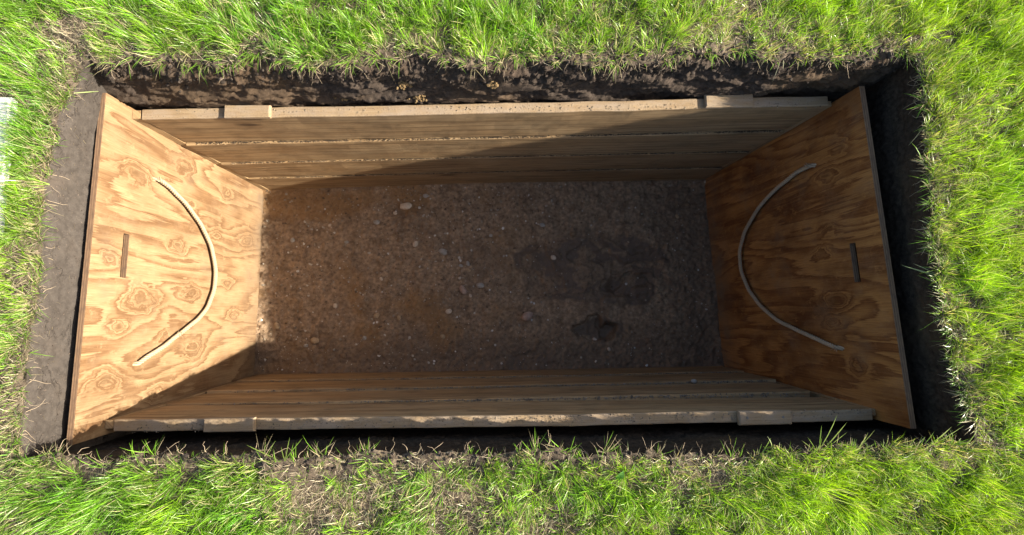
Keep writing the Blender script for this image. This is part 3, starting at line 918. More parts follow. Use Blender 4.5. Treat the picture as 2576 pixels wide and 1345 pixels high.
PEB = [(-0.500,0.423,0.048,'pale','largest pale oval pebble, lying in a small hollow near the far boards'),
 (-0.664,0.334,0.031,'grey','round grey pebble left of and below the largest pale pebble'),
 (-0.532,0.230,0.029,'brown','brown upright pebble just left of a small white one'),
 (-0.447,0.206,0.033,'pale','small white pebble just right of the brown upright pebble'),
 (-0.292,0.159,0.042,'grey','pale grey rounded pebble in the upper middle of the pit floor'),
 (-0.183,-0.054,0.042,'pink','pinkish pebble at the middle of the floor, left of a grey pair mate'),
 (-0.088,-0.031,0.040,'grey','flat grey pebble just right of the pinkish middle pebble'),
 (-0.143,-0.086,0.018,'pale','tiny pale pebble just below the pinkish middle pebble'),
 (-0.151,0.056,0.022,'tan','tan chip, lowest of three small stones above the floor centre'),
 (-0.155,0.092,0.022,'grey','grey chip, uppermost of three small stones above the floor centre'),
 (-0.195,0.081,0.020,'grey','small grey stone, leftmost of three above the floor centre'),
 (-0.200,0.012,0.018,'pale','tiny white pebble between the pinkish pebble and three chips'),
 (-0.262,-0.171,0.029,'pale','pale egg-shaped pebble below the floor centre, left of it'),
 (-0.656,-0.186,0.031,'tan','tan pebble, left one of two on the lower left floor'),
 (-0.534,-0.199,0.024,'tan','smaller tan pebble, right one of two on the lower left floor'),
 (-0.633,0.015,0.018,'pale','tiny whitish pebble alone on the left half of the floor'),
 (0.169,-0.205,0.053,'pink','broad pinkish brown stone at the edge of the lower trodden hollow'),
 (0.323,0.118,0.029,'pale','pale oval pebble lying inside the trodden footprints'),
 (0.265,0.304,0.026,'grey','grey pebble above the trodden footprints on rough soil'),
 (-0.391,0.481,0.026,'grey','grey pebble close to the far boards, right of the largest pebble'),
 (-0.564,0.387,0.022,'pale','small pale pebble just below the largest pale pebble'),
 (-0.721,-0.307,0.022,'grey','small grey upright pebble low on the left half of the floor'),
 (-0.295,-0.307,0.026,'tan','tan stone low in the middle of the floor towards the near boards'),
 (1.037,0.344,0.024,'tan','tan pebble in the upper right corner of the floor by the reddish panel'),
 (-0.728,-0.130,0.029,'brown','brown flat stone left of the lower left tan pair'),
 (0.542,-0.340,0.022,'pale','pale chip beside the dark hollow near the near boards'),
 (-0.828,0.223,0.020,'grey','small grey pebble on the upper left part of the floor'),
 (0.437,0.249,0.035,'brown','dull brown grey stone above the deepest footprint'),
 (0.613,-0.393,0.020,'pale','tiny pale pebble below the dark hollow, next to the near boards'),
 (-1.123,0.239,0.026,'grey','grey pebble near the upper end of the sunlit plywood foot'),
 (-1.271,0.163,0.020,'brown','small brown pebble touching the foot of the sunlit plywood'),
 (-1.194,-0.232,0.033,'tan','tan round pebble near the lower foot of the sunlit plywood'),
 (-1.121,-0.302,0.024,'brown','brown pebble, left of a larger tan one in the lower left corner'),
 (-0.987,-0.315,0.040,'tan','larger tan pebble in the lower left corner of the floor'),
 (-1.038,-0.342,0.022,'grey','small grey pebble just below left of the larger corner tan pebble'),
 (-0.885,-0.129,0.024,'pale','white round pebble on the left half, right of the tan foot pebble'),
 (-0.923,0.319,0.018,'pale','tiny pale chip on the upper left floor'),
 (-0.831,-0.401,0.029,'brown','brown pebble close to the near boards at lower left')]
for q, (px, py, d, kind, lab) in enumerate(PEB):
    r = np.random.default_rng(100 + q)
    V = IV3.copy()
    V *= (1 + 0.16 * fbm(V[:, 0] * 1.3 + q * 5, V[:, 1] * 1.3, V[:, 2] * 1.3, 3))[:, None]
    a = r.uniform(0, math.pi)
    d *= 1.12
    sx_, sy_, sz_ = d / 2 * r.uniform(0.95, 1.15), d / 2 * r.uniform(0.68, 0.85), d / 2 * r.uniform(0.55, 0.7)
    if q == 0:
        a, sx_, sy_ = 0.12, d * 0.62, d * 0.36
    V = V * (sx_, sy_, sz_)
    ca_, sa_ = math.cos(a), math.sin(a)
    V = np.stack([V[:, 0] * ca_ - V[:, 1] * sa_, V[:, 0] * sa_ + V[:, 1] * ca_, V[:, 2]], 1)
    o = mesh('pebble', V, IF3, PM[kind])
    o.location = (px, py, float(floor_z(px, py)) + sz_ * 0.48)
    tag(o, lab, 'pebble', 'pebbles lying on the pit floor')
# the stone on the near board ledge
V = IV3 * (1 + 0.15 * fbm(IV3[:, 0] * 1.4, IV3[:, 1] * 1.4, IV3[:, 2] * 1.4 + 4, 3))[:, None] * (0.013, 0.009, 0.008)
o = mesh('pebble', V, IF3, PM['grey'])
o.location = (0.87, -0.4995, 0.478)
tag(o, 'small pale grey stone caught on a ledge of the near boards', 'pebble')

def scatter_stones(name, P, R, mat, cols=None, squash=0.7, seed=1, parent=None):
    r = np.random.default_rng(seed)
    n = len(P)
    base = IV1[None] * (1 + r.normal(0, 0.20, (n, len(IV1), 1)))
    sc = np.stack([R * r.uniform(0.75, 1.3, n), R * r.uniform(0.7, 1.2, n), R * r.uniform(0.55, 0.95, n) * squash / 0.7], 1)
    a = r.uniform(0, 2 * np.pi, n)
    V = base * sc[:, None, :]
    c, s = np.cos(a)[:, None], np.sin(a)[:, None]
    V = np.stack([V[..., 0] * c - V[..., 1] * s, V[..., 0] * s + V[..., 1] * c, V[..., 2]], -1) + P[:, None, :]
    F = IF1[None] + (np.arange(n) * len(IV1))[:, None, None]
    col = None if cols is None else np.repeat(cols, len(IV1), 0)
    return mesh(name, V.reshape(-1, 3), F.reshape(-1, 3), mat, parent, col=col, smooth=False)

def attr_mat(name, rough=0.9, bump=True):
    k = NT(name)
    at = k.n('ShaderNodeAttribute', attribute_name='col')
    p = k.coord('Object')
    n = k.noise(p, 220.0, 4, 0.7)
    c = k.mix(k.mapr(n, 0.3, 0.7, 0.0, 0.5), at.outputs['Color'], k.mix(0.6, at.outputs['Color'], (0.02, 0.014, 0.01)))
    return k.finish(c, rough, k.bump(n, 0.6, 0.0015), 0.15)
M_GRIT = attr_mat('grit')

# grit on the pit floor
n = 12000
px = rng.uniform(-1.29, 1.22, n); py = rng.uniform(-0.49, 0.55, n)
keep = rng.random(n) < (0.95 - 0.65 * sstep(-0.1, 0.5, px)) * (0.45 + 0.9 * np.clip(fbm(px * 3, py * 3, 50.0, 3) + 0.4, 0, 1))
px, py = px[keep], py[keep]; n = len(px)
rad = 0.0011 + 0.0060 * rng.random(n) ** 6 + 0.0010 * rng.random(n)
pal = np.array([(0.45, 0.40, 0.33), (0.30, 0.25, 0.19), (0.17, 0.12, 0.08), (0.14, 0.095, 0.06), (0.24, 0.16, 0.09), (0.60, 0.56, 0.50)])
ci = rng.choice(6, n, p=[0.12, 0.18, 0.24, 0.22, 0.17, 0.07])
scols = pal[ci] * rng.uniform(0.75, 1.15, (n, 1))
o = scatter_stones('grit', np.stack([px, py, floor_z(px, py) + rad * 0.25], 1), rad, M_GRIT, scols, seed=2)
stuff(o, 'small grit and crumbs scattered over the pit floor', 'grit')

# crumbs in the plank joints and on the panel tops
P, R, Cc = [], [], []
for k in range(1, 4):
    a, b, tl = FARP[k]
    a0, b0, tl0 = FARP[k - 1]
    for (m_, lo, hi, base_c, r0, r1, lim) in ((1500, 0.45, 1.1, (0.060, 0.042, 0.028), 0.0012, 0.0026, 1.0), (520, 0.05, 0.35, (0.42, 0.31, 0.19), 0.0007, 0.0018, 0.35)):
        xx = rng.uniform(-1.19, 1.20, m_)
        xx = xx[rng.random(m_) < np.where(lim == 1.0, 0.9, 0.22 + 0.78 * sstep(0.5, -0.4, xx)) * (0.35 + 0.65 * (noise3(xx * 5, k * 3.0, 2.0) > -0.15))]
        f = (xx + 1.20) / 2.43
        yf = a + (b - a) * f + 0.004 * (k - 1) * np.sin(np.pi * f)
        yb_ = a0 + (b0 - a0) * f + 0.004 * (k - 2) * np.sin(np.pi * f) + tl0 * PH
        P.append(np.stack([xx, yf + (yb_ - yf) * rng.uniform(lo, hi, len(xx)), np.full(len(xx), zt(k) + 0.0008)], 1))
        R.append(rng.uniform(r0, r1, len(xx)))
        Cc.append(np.array([base_c]) * rng.uniform(0.6, 1.15, (len(xx), 1)))
for k in range(1, 4):
    a, b, tl = NEARP[k]
    a0, b0, _ = NEARP[k - 1]
    m_ = 700
    xx = rng.uniform(-1.15, 1.2, m_)
    xx = xx[rng.random(m_) < 0.2 + 0.8 * sstep(-0.8, 0.1, xx)]
    f = (xx + 1.24) / 2.48
    yin = a + (b - a) * f - 0.003 * np.sin(np.pi * f)
    yup = a0 + (b0 - a0) * f
    P.append(np.stack([xx, yin - 0.003 - rng.random(len(xx)) * np.maximum(yin - yup - 0.003, 0.002), np.full(len(xx), zt(k) + 0.001)], 1))
    R.append(rng.uniform(0.0012, 0.0035, len(xx)))
    Cc.append(np.array([(0.20, 0.165, 0.13)]) * rng.uniform(0.5, 1.3, (len(xx), 1)))
m_ = 260
xx = rng.uniform(-1.1, 1.2, m_)
P.append(np.stack([xx, rng.uniform(0.525, 0.545, m_), np.full(m_, 0.9405)], 1)); R.append(rng.uniform(0.0008, 0.0026, m_)); Cc.append(np.array([(0.30, 0.24, 0.17)]) * rng.uniform(0.3, 1.2, (m_, 1)))
m_ = 500
xx = rng.uniform(-1.2, 1.25, m_)
P.append(np.stack([xx, rng.uniform(-0.555, -0.530, m_), np.full(m_, 0.9405)], 1)); R.append(rng.uniform(0.0008, 0.0026, m_)); Cc.append(np.array([(0.26, 0.21, 0.16)]) * rng.uniform(0.3, 1.2, (m_, 1)))
o = scatter_stones('soil_crumbs', np.concatenate(P), np.concatenate(R), M_GRIT, np.concatenate(Cc), seed=4)
stuff(o, 'sandy crumbs caught in the board joints and on the board edges', 'soil crumbs')

# clods clinging to the far wall and its lip
n = 2600
ia = rng.integers(6, VF.shape[0] - 6, n)
jz = (np.abs(rng.normal(0, 1, n)) * 14).astype(int) % 62
Pc = VF[ia, jz] + np.c_[np.zeros(n), rng.uniform(-0.004, 0.002, n), np.zeros(n)]
nl = 900                                        # spill on the lip
il = rng.integers(6, VF.shape[0] - 6, nl)
yo = np.abs(rng.normal(0, 0.022, nl))
Pl = VF[il, 0] + np.c_[np.zeros(nl), yo, np.zeros(nl)]
Pl[:, 2] = ground_z(Pl[:, 0], Pl[:, 1]) + 0.002
il = rng.integers(6, VL.shape[0] - 6, 420); jl = rng.integers(0, 40, 420)          # on the clay strip
Pk = VL[il, jl] + np.array([0.0005, 0, 0])
rn = RIM['near']; in_ = rng.integers(6, len(rn) - 6, 1300)                          # along the near lip
Pn = rn[in_] - np.c_[np.zeros(1300), np.abs(rng.normal(0, 0.022, 1300)), np.zeros(1300)]
Pn[:, 2] = ground_z(Pn[:, 0], Pn[:, 1]) + 0.002
Pc = np.concatenate([Pc, Pl, Pn, Pk]); n = len(Pc)
rad = 0.0012 + 0.006 * rng.random(n) ** 5
rad[-420:] = rng.uniform(0.0008, 0.0024, 420)
cc = np.array([(0.046, 0.036, 0.029)]) * rng.uniform(0.5, 1.7, (n, 1))
cc[-420:] *= 1.5
o = scatter_stones('soil_clods', Pc, rad, M_GRIT, cc, seed=5)
stuff(o, 'dark soil clods crumbling from the lips of the pit walls', 'soil clods')

CLAY = [(-0.271, 1.039, 0.020, 'yellow clay clump high on the far pit wall, left of its middle'),
        (-0.222, 0.968, 0.018, 'orange yellow clay clump low on the far wall just above the board edge'),
        (-0.454, 0.955, 0.017, 'streak of yellow clay low on the far wall, leftmost of the clay clumps'),
        (0.018, 1.072, 0.015, 'small yellow clay clump near the top of the far wall at its middle')]
for q, (cx, cz, rr, lab) in enumerate(CLAY):
    r = np.random.default_rng(300 + q)
    m_ = 60
    L = 2.2 if q == 2 else 1.0
    rr *= 1.35
    off = r.normal(0, 0.45, (m_, 3)) * (rr * L, 0.004, rr * (0.6 if q == 2 else 0.85))
    i0 = int(np.argmin(np.abs(VF[:, 20, 0] - cx))); j0 = int(round((ZG - cz) / 0.0034))
    c0 = VF[i0, min(j0, 75)]
    P = np.stack([c0[0] + off[:, 0], np.zeros(m_), c0[2] + off[:, 2]], 1)
    for t_ in range(m_):
        ii = int(np.argmin(np.abs(VF[:, 20, 0] - P[t_, 0]))); jj = int(np.clip(round((ZG - P[t_, 2]) / 0.0034), 0, 80))
        P[t_, 1] = VF[ii, jj, 1] - abs(off[t_, 1]) * 0.6
    o = scatter_stones('clay_clump', P, r.uniform(0.0025, 0.0075, m_), M_CLAY, None, seed=40 + q)
    tag(o, lab, 'clay clump', 'clay clumps in the far pit wall')

# ------------------------------------------------------------------ slab at the left
def slab():
    k = NT('white_concrete')
    p = k.coord('Object')
    n = k.noise(p, 22.0, 6, 0.65)
    n2 = k.noise(p, 240.0, 3, 0.6)
    c = k.mix(k.mapr(n, 0.3, 0.75), (0.50, 0.505, 0.51), (0.42, 0.415, 0.40))
    m_ = k.finish(c, 0.85, k.bump(n2, 0.3, 0.001), 0.2)
    import bmesh
    bm = bmesh.new()
    vs = [bm.verts.new(v) for v in ((-2.05, 0.04, 1.12), (-1.384, 0.055, 1.12), (-1.398, 0.470, 1.12), (-2.05, 0.485, 1.12), (-2.05, 0.04, 1.174), (-1.384, 0.055, 1.176), (-1.398, 0.470, 1.176), (-2.05, 0.485, 1.174))]
    for f in ((0, 3, 2, 1), (4, 5, 6, 7), (0, 1, 5, 4), (1, 2, 6, 5), (2, 3, 7, 6), (3, 0, 4, 7)):
        bm.faces.new([vs[i_] for i_ in f])
    bmesh.ops.bevel(bm, geom=list(bm.edges), offset=0.008, segments=2, affect='EDGES')
    me = bpy.data.meshes.new('stone_slab'); bm.to_mesh(me); bm.free()
    me.materials.append(m_)
    o = bpy.data.objects.new('stone_slab', me); COL.objects.link(o)
    tag(o, 'white slab lying flush in the grass at the left edge', 'slab')
slab()

# ------------------------------------------------------------------ grass
def grass_mat():
    k = NT('grass_blade')
    at = k.n('ShaderNodeAttribute', attribute_name='col')
    dif = k.n('ShaderNodeBsdfDiffuse'); tr = k.n('ShaderNodeBsdfTranslucent'); gl = k.n('ShaderNodeBsdfGlossy')
    k.put(dif.inputs[0], at.outputs['Color'])
    tc = k.mix(1.0, at.outputs['Color'], (1.0, 1.0, 0.45), 'MULTIPLY')
    k.put(tr.inputs[0], tc)
    gl.inputs['Roughness'].default_value = 0.30
    gl.inputs[0].default_value = (0.9, 0.95, 0.85, 1)
    m1 = k.n('ShaderNodeMixShader'); m2 = k.n('ShaderNodeMixShader')
    m1.inputs[0].default_value = 0.42
    k.t.links.new(dif.outputs[0], m1.inputs[1]); k.t.links.new(tr.outputs[0], m1.inputs[2])
    m2.inputs[0].default_value = 0.022
    k.t.links.new(m1.outputs[0], m2.inputs[1]); k.t.links.new(gl.outputs[0], m2.inputs[2])
    k.t.links.new(m2.outputs[0], k.out.inputs[0])
    return k.m
M_GRASS = grass_mat()

rimxy = rim[:, :2]
def rim_info(x, y):
    """distance to the rim (positive on the lawn) and direction into the pit"""
    x = np.asarray(x); y = np.asarray(y)
    R2 = rimxy[::6]
    dist = np.empty(len(x)); dv = np.empty((len(x), 2))
    for s_ in range(0, len(x), 20000):
        e = slice(s_, s_ + 20000)
        dx = R2[None, :, 0] - x[e, None]; dy = R2[None, :, 1] - y[e, None]
        d2 = dx * dx + dy * dy
        k_ = d2.argmin(1)
        a = np.arange(len(k_))
        dist[e] = np.sqrt(d2[a, k_]); dv[e, 0] = dx[a, k_]; dv[e, 1] = dy[a, k_]
    # inside test, even-odd
    X2, Y2 = R2[:, 0], R2[:, 1]
    X3, Y3 = np.roll(X2, -1), np.roll(Y2, -1)
    ins = np.zeros(len(x), bool)
    for a_, b_, c_, d_ in zip(X2, Y2, X3, Y3):
        if b_ == d_:
            continue
        cond = (b_ > y) != (d_ > y)
        xi = (c_ - a_) * (y - b_) / (d_ - b_) + a_
        ins ^= cond & (x < xi)
    return np.where(ins, -dist, dist), dv / (np.linalg.norm(dv, axis=1)[:, None] + 1e-9)

def blades(name, base, L, tilt, az, wid, col, curl, label, cat, seg=3, tipcol=None, mat=None):
    """one mesh of thin tapering curved blades"""
    n = len(base)
    ts = np.linspace(0, 1, seg + 1)
    dirh = np.stack([np.cos(az), np.sin(az)], 1)
    face = az + np.pi / 2 + rng.normal(0, 0.7, n)
    side = np.stack([np.cos(face), np.sin(face), np.zeros(n)], 1)
    V = np.zeros((n, 2 * seg + 1, 3)); Cl = np.zeros((n, 2 * seg + 1, 3))
    pos = base.copy()
    ang = tilt.copy()
    for k, t in enumerate(ts):
        if k:
            ds = L / seg
            pos = pos + np.stack([dirh[:, 0] * np.sin(ang) * ds, dirh[:, 1] * np.sin(ang) * ds, np.cos(ang) * ds], 1)
            ang = ang + curl / seg
        wk = wid * (1 - 0.35 * t)
        c = col * (0.80 + 0.2 * t) if tipcol is None else col * (1 - t) + tipcol * t
        if k < seg:
            V[:, 2 * k] = pos - side * wk[:, None] * 0.5
            V[:, 2 * k + 1] = pos + side * wk[:, None] * 0.5
            Cl[:, 2 * k] = c; Cl[:, 2 * k + 1] = c
        else:
            V[:, 2 * seg] = pos; Cl[:, 2 * seg] = c
    nv = 2 * seg + 1
    o0 = (np.arange(n) * nv)[:, None]
    Q = np.concatenate([o0 + np.array([2 * k, 2 * k + 1, 2 * k + 3, 2 * k + 2])[None] for k in range(seg - 1)])
    T = o0 + np.array([2 * seg - 2, 2 * seg - 1, 2 * seg])[None]
    o = mesh(name, V.reshape(-1, 3), [Q, T], mat or M_GRASS, col=Cl.reshape(-1, 3), smooth=False)
    if label:
        stuff(o, label, cat)
    return o

XA, XB, YA, YB = -1.50, 1.74, -0.92, 0.86          # lawn seen by the camera
def tuft_points(n_t, x0, x1, y0, y1):
    tx = rng.uniform(x0, x1, n_t); ty = rng.uniform(y0, y1, n_t)
    return tx, ty

def green_cover(x, y):
    """0 = bare thatch, 1 = lush"""
    g = 0.57 + 0.70 * fbm(x * 3.2 + 5, y * 3.6, 60.0, 4)
    g = g + 0.22 * sstep(0.9, 1.5, x) - 0.16 * sstep(-0.60, -0.70, y) * sstep(0.9, -0.2, x) + 0.10 * sstep(0.6, 0.75, y)
    g = g + 0.26 * np.exp(-((x + 0.45) / 0.30) ** 2 - ((y + 0.78) / 0.14) ** 2)
    g = g + 0.18 * sstep(1.5, 1.8, np.abs(x)) + 0.18 * sstep(0.85, 1.1, np.abs(y)) + 0.12 * sstep(-1.28, -1.36, x)
    return np.clip(g, 0, 1)

def lawn(n_t, per, box, hole=None, scale=1.0):
    tx, ty = tuft_points(n_t, *box)
    g = green_cover(tx, ty)
    keep = rng.random(n_t) < 0.34 + 0.9 * sstep(0.15, 0.55, g)
    if hole is not None:
        keep &= ~((tx > hole[0]) & (tx < hole[1]) & (ty > hole[2]) & (ty < hole[3]))
    tx, ty, g = tx[keep], ty[keep], g[keep]
    d, dv = rim_info(tx, ty)
    farside = (ty > 0.5) & (np.abs(tx) < 1.25)
    gapw = np.where(farside, 0.020 + 0.022 * np.clip(fbm(tx * 7, ty * 2, 66.0, 3) + 0.3, 0, 1.5), 0.002 + 0.014 * np.clip(fbm(tx * 9, ty * 9, 67.0, 2) + 0.2, 0, 1.5) + np.where((ty < -0.5) & (tx < 0.75) & (tx > -1.2), np.where(tx < 0.0, 0.058, 0.026) * np.clip(fbm(tx * 8, 1.0, 68.0, 3) + 0.6, 0, 1.4), 0.0))
    keep = d > gapw
    keep &= ~((tx < -1.402) & (ty > 0.045) & (ty < 0.48) & (rng.random(len(tx)) < 0.88))
    tx, ty, g, d, dv = tx[keep], ty[keep], g[keep], d[keep], dv[keep]
    m_ = rng.poisson(per * (0.5 + g), len(tx)) + 1
    idx = np.repeat(np.arange(len(tx)), m_)
    n = len(idx)
    bx = tx[idx] + rng.normal(0, 0.007 * scale, n); by = ty[idx] + rng.normal(0, 0.007 * scale, n)
    tL = rng.uniform(0.024, 0.072, len(tx)) * (0.75 + 0.5 * g)
    L = tL[idx] * rng.uniform(0.45, 1.15, n) * scale
    taz = rng.uniform(0, 2 * np.pi, len(tx))
    az = np.arctan2(by - ty[idx], bx - tx[idx]) + rng.normal(0, 0.6, n)
    # tufts share a lean
    lx = np.cos(az) * 0.6 + 0.8 * np.cos(taz[idx]); ly = np.sin(az) * 0.6 + 0.8 * np.sin(taz[idx])
    az = np.arctan2(ly, lx)
    tilt = np.abs(rng.normal(0.5, 0.30, n))
    curl = rng.uniform(0.1, 1.0, n)
    wid = rng.uniform(0.0009, 0.0019, n) * scale
    # colours: cool green at left and top, yellow green at right
    warm = np.clip(0.30 + 0.52 * sstep(-0.3, 1.5, tx) + 0.30 * fbm(tx * 4, ty * 4, 70.0, 3) + 0.20 * rng.normal(0, 1, len(tx)) * 0.6, 0, 1)
    cool = np.array([0.135, 0.430, 0.016]); hot = np.array([0.440, 0.690, 0.006])
    c = cool + (hot - cool) * warm[idx][:, None]
    patch = 0.80 + 0.30 * np.clip(fbm(tx * 6 + 2, ty * 6, 72.0, 3), -1, 1)
    c = c * patch[idx][:, None] * rng.uniform(0.45, 1.45, n)[:, None] * rng.uniform(0.58, 1.25, len(tx))[idx][:, None]
    edge = np.exp(-d[idx] / 0.035)
    L = L * (1 - 0.45 * edge)
    dry = rng.random(n) < 0.42 * edge + 0.04 + 0.20 * (1 - g[idx])
    c[dry] = np.array([0.60, 0.50, 0.28]) * rng.uniform(0.7, 1.15, (dry.sum(), 1))
    pale_ = (~dry) & (rng.random(n) < 0.09)
    c[pale_] = np.array([0.52, 0.62, 0.30]) * rng.uniform(0.8, 1.15, (pale_.sum(), 1))
    base = np.stack([bx, by, ground_z(bx, by) - 0.003], 1)
    basec = c * 0.5 + np.array([0.28, 0.38, 0.10]) * 0.5
    return base, L, tilt, az, wid, basec, curl, c

E = [lawn(15500, 19, (XA, XB, YA, YB)),
     lawn(11000, 8, (-2.5, 2.7, -1.9, 1.8), hole=(XA, XB, YA, YB), scale=1.25),
     lawn(9000, 6, (-4.6, 4.8, -4.0, 3.9), hole=(-2.5, 2.7, -1.9, 1.8), scale=2.2)]
def lip(side, m_, inward, droop):
    R_ = RIM[side]
    b = R_[rng.integers(8, len(R_) - 8, m_)]
    k_ = rng.poisson(5, m_) + 2
    idx = np.repeat(np.arange(m_), k_); n = len(idx)
    iv = np.array(inward, float)
    set_ = rng.uniform(0.0, 0.022, m_)
    bx = b[idx, 0] - iv[0] * set_[idx] + rng.normal(0, 0.005, n); by = b[idx, 1] - iv[1] * set_[idx] + rng.normal(0, 0.005, n)
    az = math.atan2(iv[1], iv[0]) + rng.normal(0, 0.55, m_)[idx] + rng.normal(0, 0.45, n)
    L = rng.uniform(0.025, 0.075, m_)[idx] * rng.uniform(0.5, 1.1, n)
    tilt = np.clip(rng.normal(droop, 0.3, n), 0.1, 1.7)
    c = np.array([0.22, 0.42, 0.04]) * rng.uniform(0.5, 1.3, (n, 1))
    dry = rng.random(n) < 0.42
    c[dry] = np.array([0.55, 0.46, 0.27]) * rng.uniform(0.5, 1.1, (dry.sum(), 1))
    return (np.stack([bx, by, ground_z(bx, by) - 0.002], 1), L, tilt, az, rng.uniform(0.0011, 0.0024, n), c * 0.8, rng.uniform(0.1, 1.0, n), c)
E += [lip('far', 150, (0, -1), 1.0), lip('near', 60, (0, 1), 1.15), lip('right', 120, (-1, 0), 1.2), lip('left', 70, (1, 0), 0.9)]
cat_ = [np.concatenate([e[k] for e in E]) for k in range(8)]
blades('grass', *cat_[:7], 'uneven green lawn grass around the pit', 'grass', seg=3, tipcol=cat_[7])

# fine short undergrowth and dry thatch lying between the tufts
def thatch(n, box, hole=None):
    x = rng.uniform(box[0], box[1], n); y = rng.uniform(box[2], box[3], n)
    if hole is not None:
        k_ = ~((x > hole[0]) & (x < hole[1]) & (y > hole[2]) & (y < hole[3]))
        x, y = x[k_], y[k_]
    d, dv = rim_info(x, y)
    far_ = (y > 0.5) & (np.abs(x) < 1.25)
    g = green_cover(x, y)
    p = np.where(d < 0.05, 1.0, 0.14 + 0.95 * (1 - g)) * np.where(far_ & (d < 0.035), 0.30, 1.0) * np.where((y < -0.5) & (x < 0.4) & (d < 0.055), 0.35, 1.0)
    k_ = (d > 0.001) & (rng.random(len(x)) < p) & ~((x < -1.372) & (y > 0.045) & (y < 0.48) & (rng.random(len(x)) < 0.9))
    x, y, d, dv, g = x[k_], y[k_], d[k_], dv[k_], g[k_]
    n = len(x)
    L = rng.uniform(0.008, 0.034, n)
    az = rng.uniform(0, 2 * np.pi, n)
    tilt = np.clip(rng.normal(1.15, 0.35, n), 0.1, 1.6)
    curl = rng.normal(0, 0.5, n)
    wid = rng.uniform(0.0008, 0.0020, n)
    t = rng.random(n)[:, None]
    c = np.array([0.66, 0.57, 0.40]) * (1 - t) + np.array([0.42, 0.33, 0.23]) * t
    grn = rng.random(n) < 0.30 * g + 0.05
    c[grn] = np.array([0.24, 0.36, 0.07]) * rng.uniform(0.6, 1.2, (grn.sum(), 1))
    c = c * rng.uniform(0.6, 1.2, (n, 1))
    base = np.stack([x, y, ground_z(x, y) + rng.uniform(-0.001, 0.008, n)], 1)
    return base, L, tilt, az, wid, c, curl
E = [thatch(190000, (XA, XB, YA, YB)), thatch(45000, (-2.6, 2.8, -1.9, 1.9), hole=(XA, XB, YA, YB))]
cat_ = [np.concatenate([e[k] for e in E]) for k in range(7)]
blades('dry_thatch', *cat_, 'straw coloured dry thatch lying between the grass tufts', 'dry grass', seg=2)

# bits of straw stuck to the bare clay strip
m_ = 90
ia_ = rng.integers(10, VL.shape[0] - 10, m_); ja_ = np.clip((np.abs(rng.normal(0, 1, m_)) * 12).astype(int), 1, 36)
bp = VL[ia_, ja_] + np.array([0.002, 0, 0])
blades('straw_bits', bp, rng.uniform(0.006, 0.022, m_), rng.uniform(0.2, 2.4, m_), rng.choice([-1, 1], m_) * np.pi / 2 + rng.normal(0, 0.25, m_) , rng.uniform(0.0008, 0.0016, m_),
       np.array([[0.42, 0.34, 0.22]]) * rng.uniform(0.5, 1.2, (m_, 1)), rng.normal(0, 0.6, m_), 'short straw bits stuck to the bare clay strip', 'straw', seg=3)

# roots hanging from the cut edges
def roots():
    Vs, Fs, c0 = [], [], 0
    sides = {'left': 50, 'near': 200, 'right': 120, 'far': 170}
    inward = {'left': (1, 0), 'near': (0, 1), 'right': (-1, 0), 'far': (0, -1)}
    for s_, m_ in sides.items():
        R_ = RIM[s_]
        for _ in range(m_):
            b = R_[rng.integers(4, len(R_) - 4)].copy()
            iv = np.array([*inward[s_], 0.0]); tv = np.array([-iv[1], iv[0], 0.0])
            L = rng.uniform(0.012, 0.055)
            p = b - iv * rng.uniform(0.0, 0.008) + np.array([0, 0, rng.uniform(-0.012, 0.004)])
            v = iv * rng.uniform(0.2, 0.9) + tv * rng.normal(0, 0.6) + np.array([0, 0, rng.uniform(-0.8, 0.5)])
            pts = [p]
            for q in range(5):
                v = v + rng.normal(0, 0.35, 3) + np.array([0, 0, -0.12])
                v /= np.linalg.norm(v)
                pts.append(pts[-1] + v * L / 5)
            V, F = tube(np.array(pts), np.linspace(0.0009, 0.0003, 6) * rng.uniform(0.6, 1.2), 3)
            Vs.append(V); Fs.append(F + c0); c0 += len(V)
    k = NT('root')
    n = k.noise(k.coord('Object'), 40.0, 3, 0.6)
    m_ = k.finish(k.mix(n, (0.20, 0.145, 0.095), (0.46, 0.37, 0.26)), 0.9)
    stuff(mesh('roots', np.concatenate(Vs), np.concatenate(Fs), m_), 'fine pale roots hanging out of the cut turf edges', 'roots')
roots()

# single tufts that lean over the pit
def one_tuft(pos, spec, label, cols=((0.16, 0.30, 0.03), (0.30, 0.36, 0.09))):
    """spec: list of (azimuth degrees, tilt, length, width)"""
    n = len(spec)
    A = np.array(spec, float)
    base = np.repeat(np.array([pos]), n, 0) + rng.normal(0, 0.003, (n, 3)) * (1, 1, 0)
    c1 = np.array(cols[0]); c2 = np.array(cols[1])
    t = rng.random((n, 1))
    col = c1 * (1 - t) + c2 * t
    A[:, 1] = np.clip(A[:, 1] + 0.42, 1.2, 1.6)
    A[:, 3] *= 1.2
    A[:, 2] *= 1.15
    o = blades('grass_tuft', base - np.array(pos), A[:, 2], A[:, 1], np.radians(A[:, 0]), A[:, 3], col, rng.uniform(0.0, 0.35, n), None, None, seg=4)
    o.location = pos
    tag(o, label, 'grass tuft', 'grass tufts leaning over the pit')
gz0 = lambda x, y: float(ground_z(x, y)) - 0.002
one_tuft((-0.567, -0.592, gz0(-0.567, -0.592)), [(150, 1.0, 0.10, 0.0026), (120, 0.9, 0.085, 0.0024), (75, 0.8, 0.075, 0.0024), (50, 0.9, 0.08, 0.0026), (100, 0.7, 0.05, 0.0022), (165, 0.9, 0.06, 0.0022)], 'spidery grass tuft leaning over the near board edge at lower left')
one_tuft((0.925, -0.604, gz0(0.925, -0.604)), [(88, 0.9, 0.075, 0.0026), (60, 0.95, 0.11, 0.003), (125, 0.9, 0.055, 0.002), (140, 1.0, 0.05, 0.002), (48, 1.0, 0.105, 0.003), (35, 1.05, 0.09, 0.003)], 'splayed grass tuft over the dark gap, left of two at lower right')
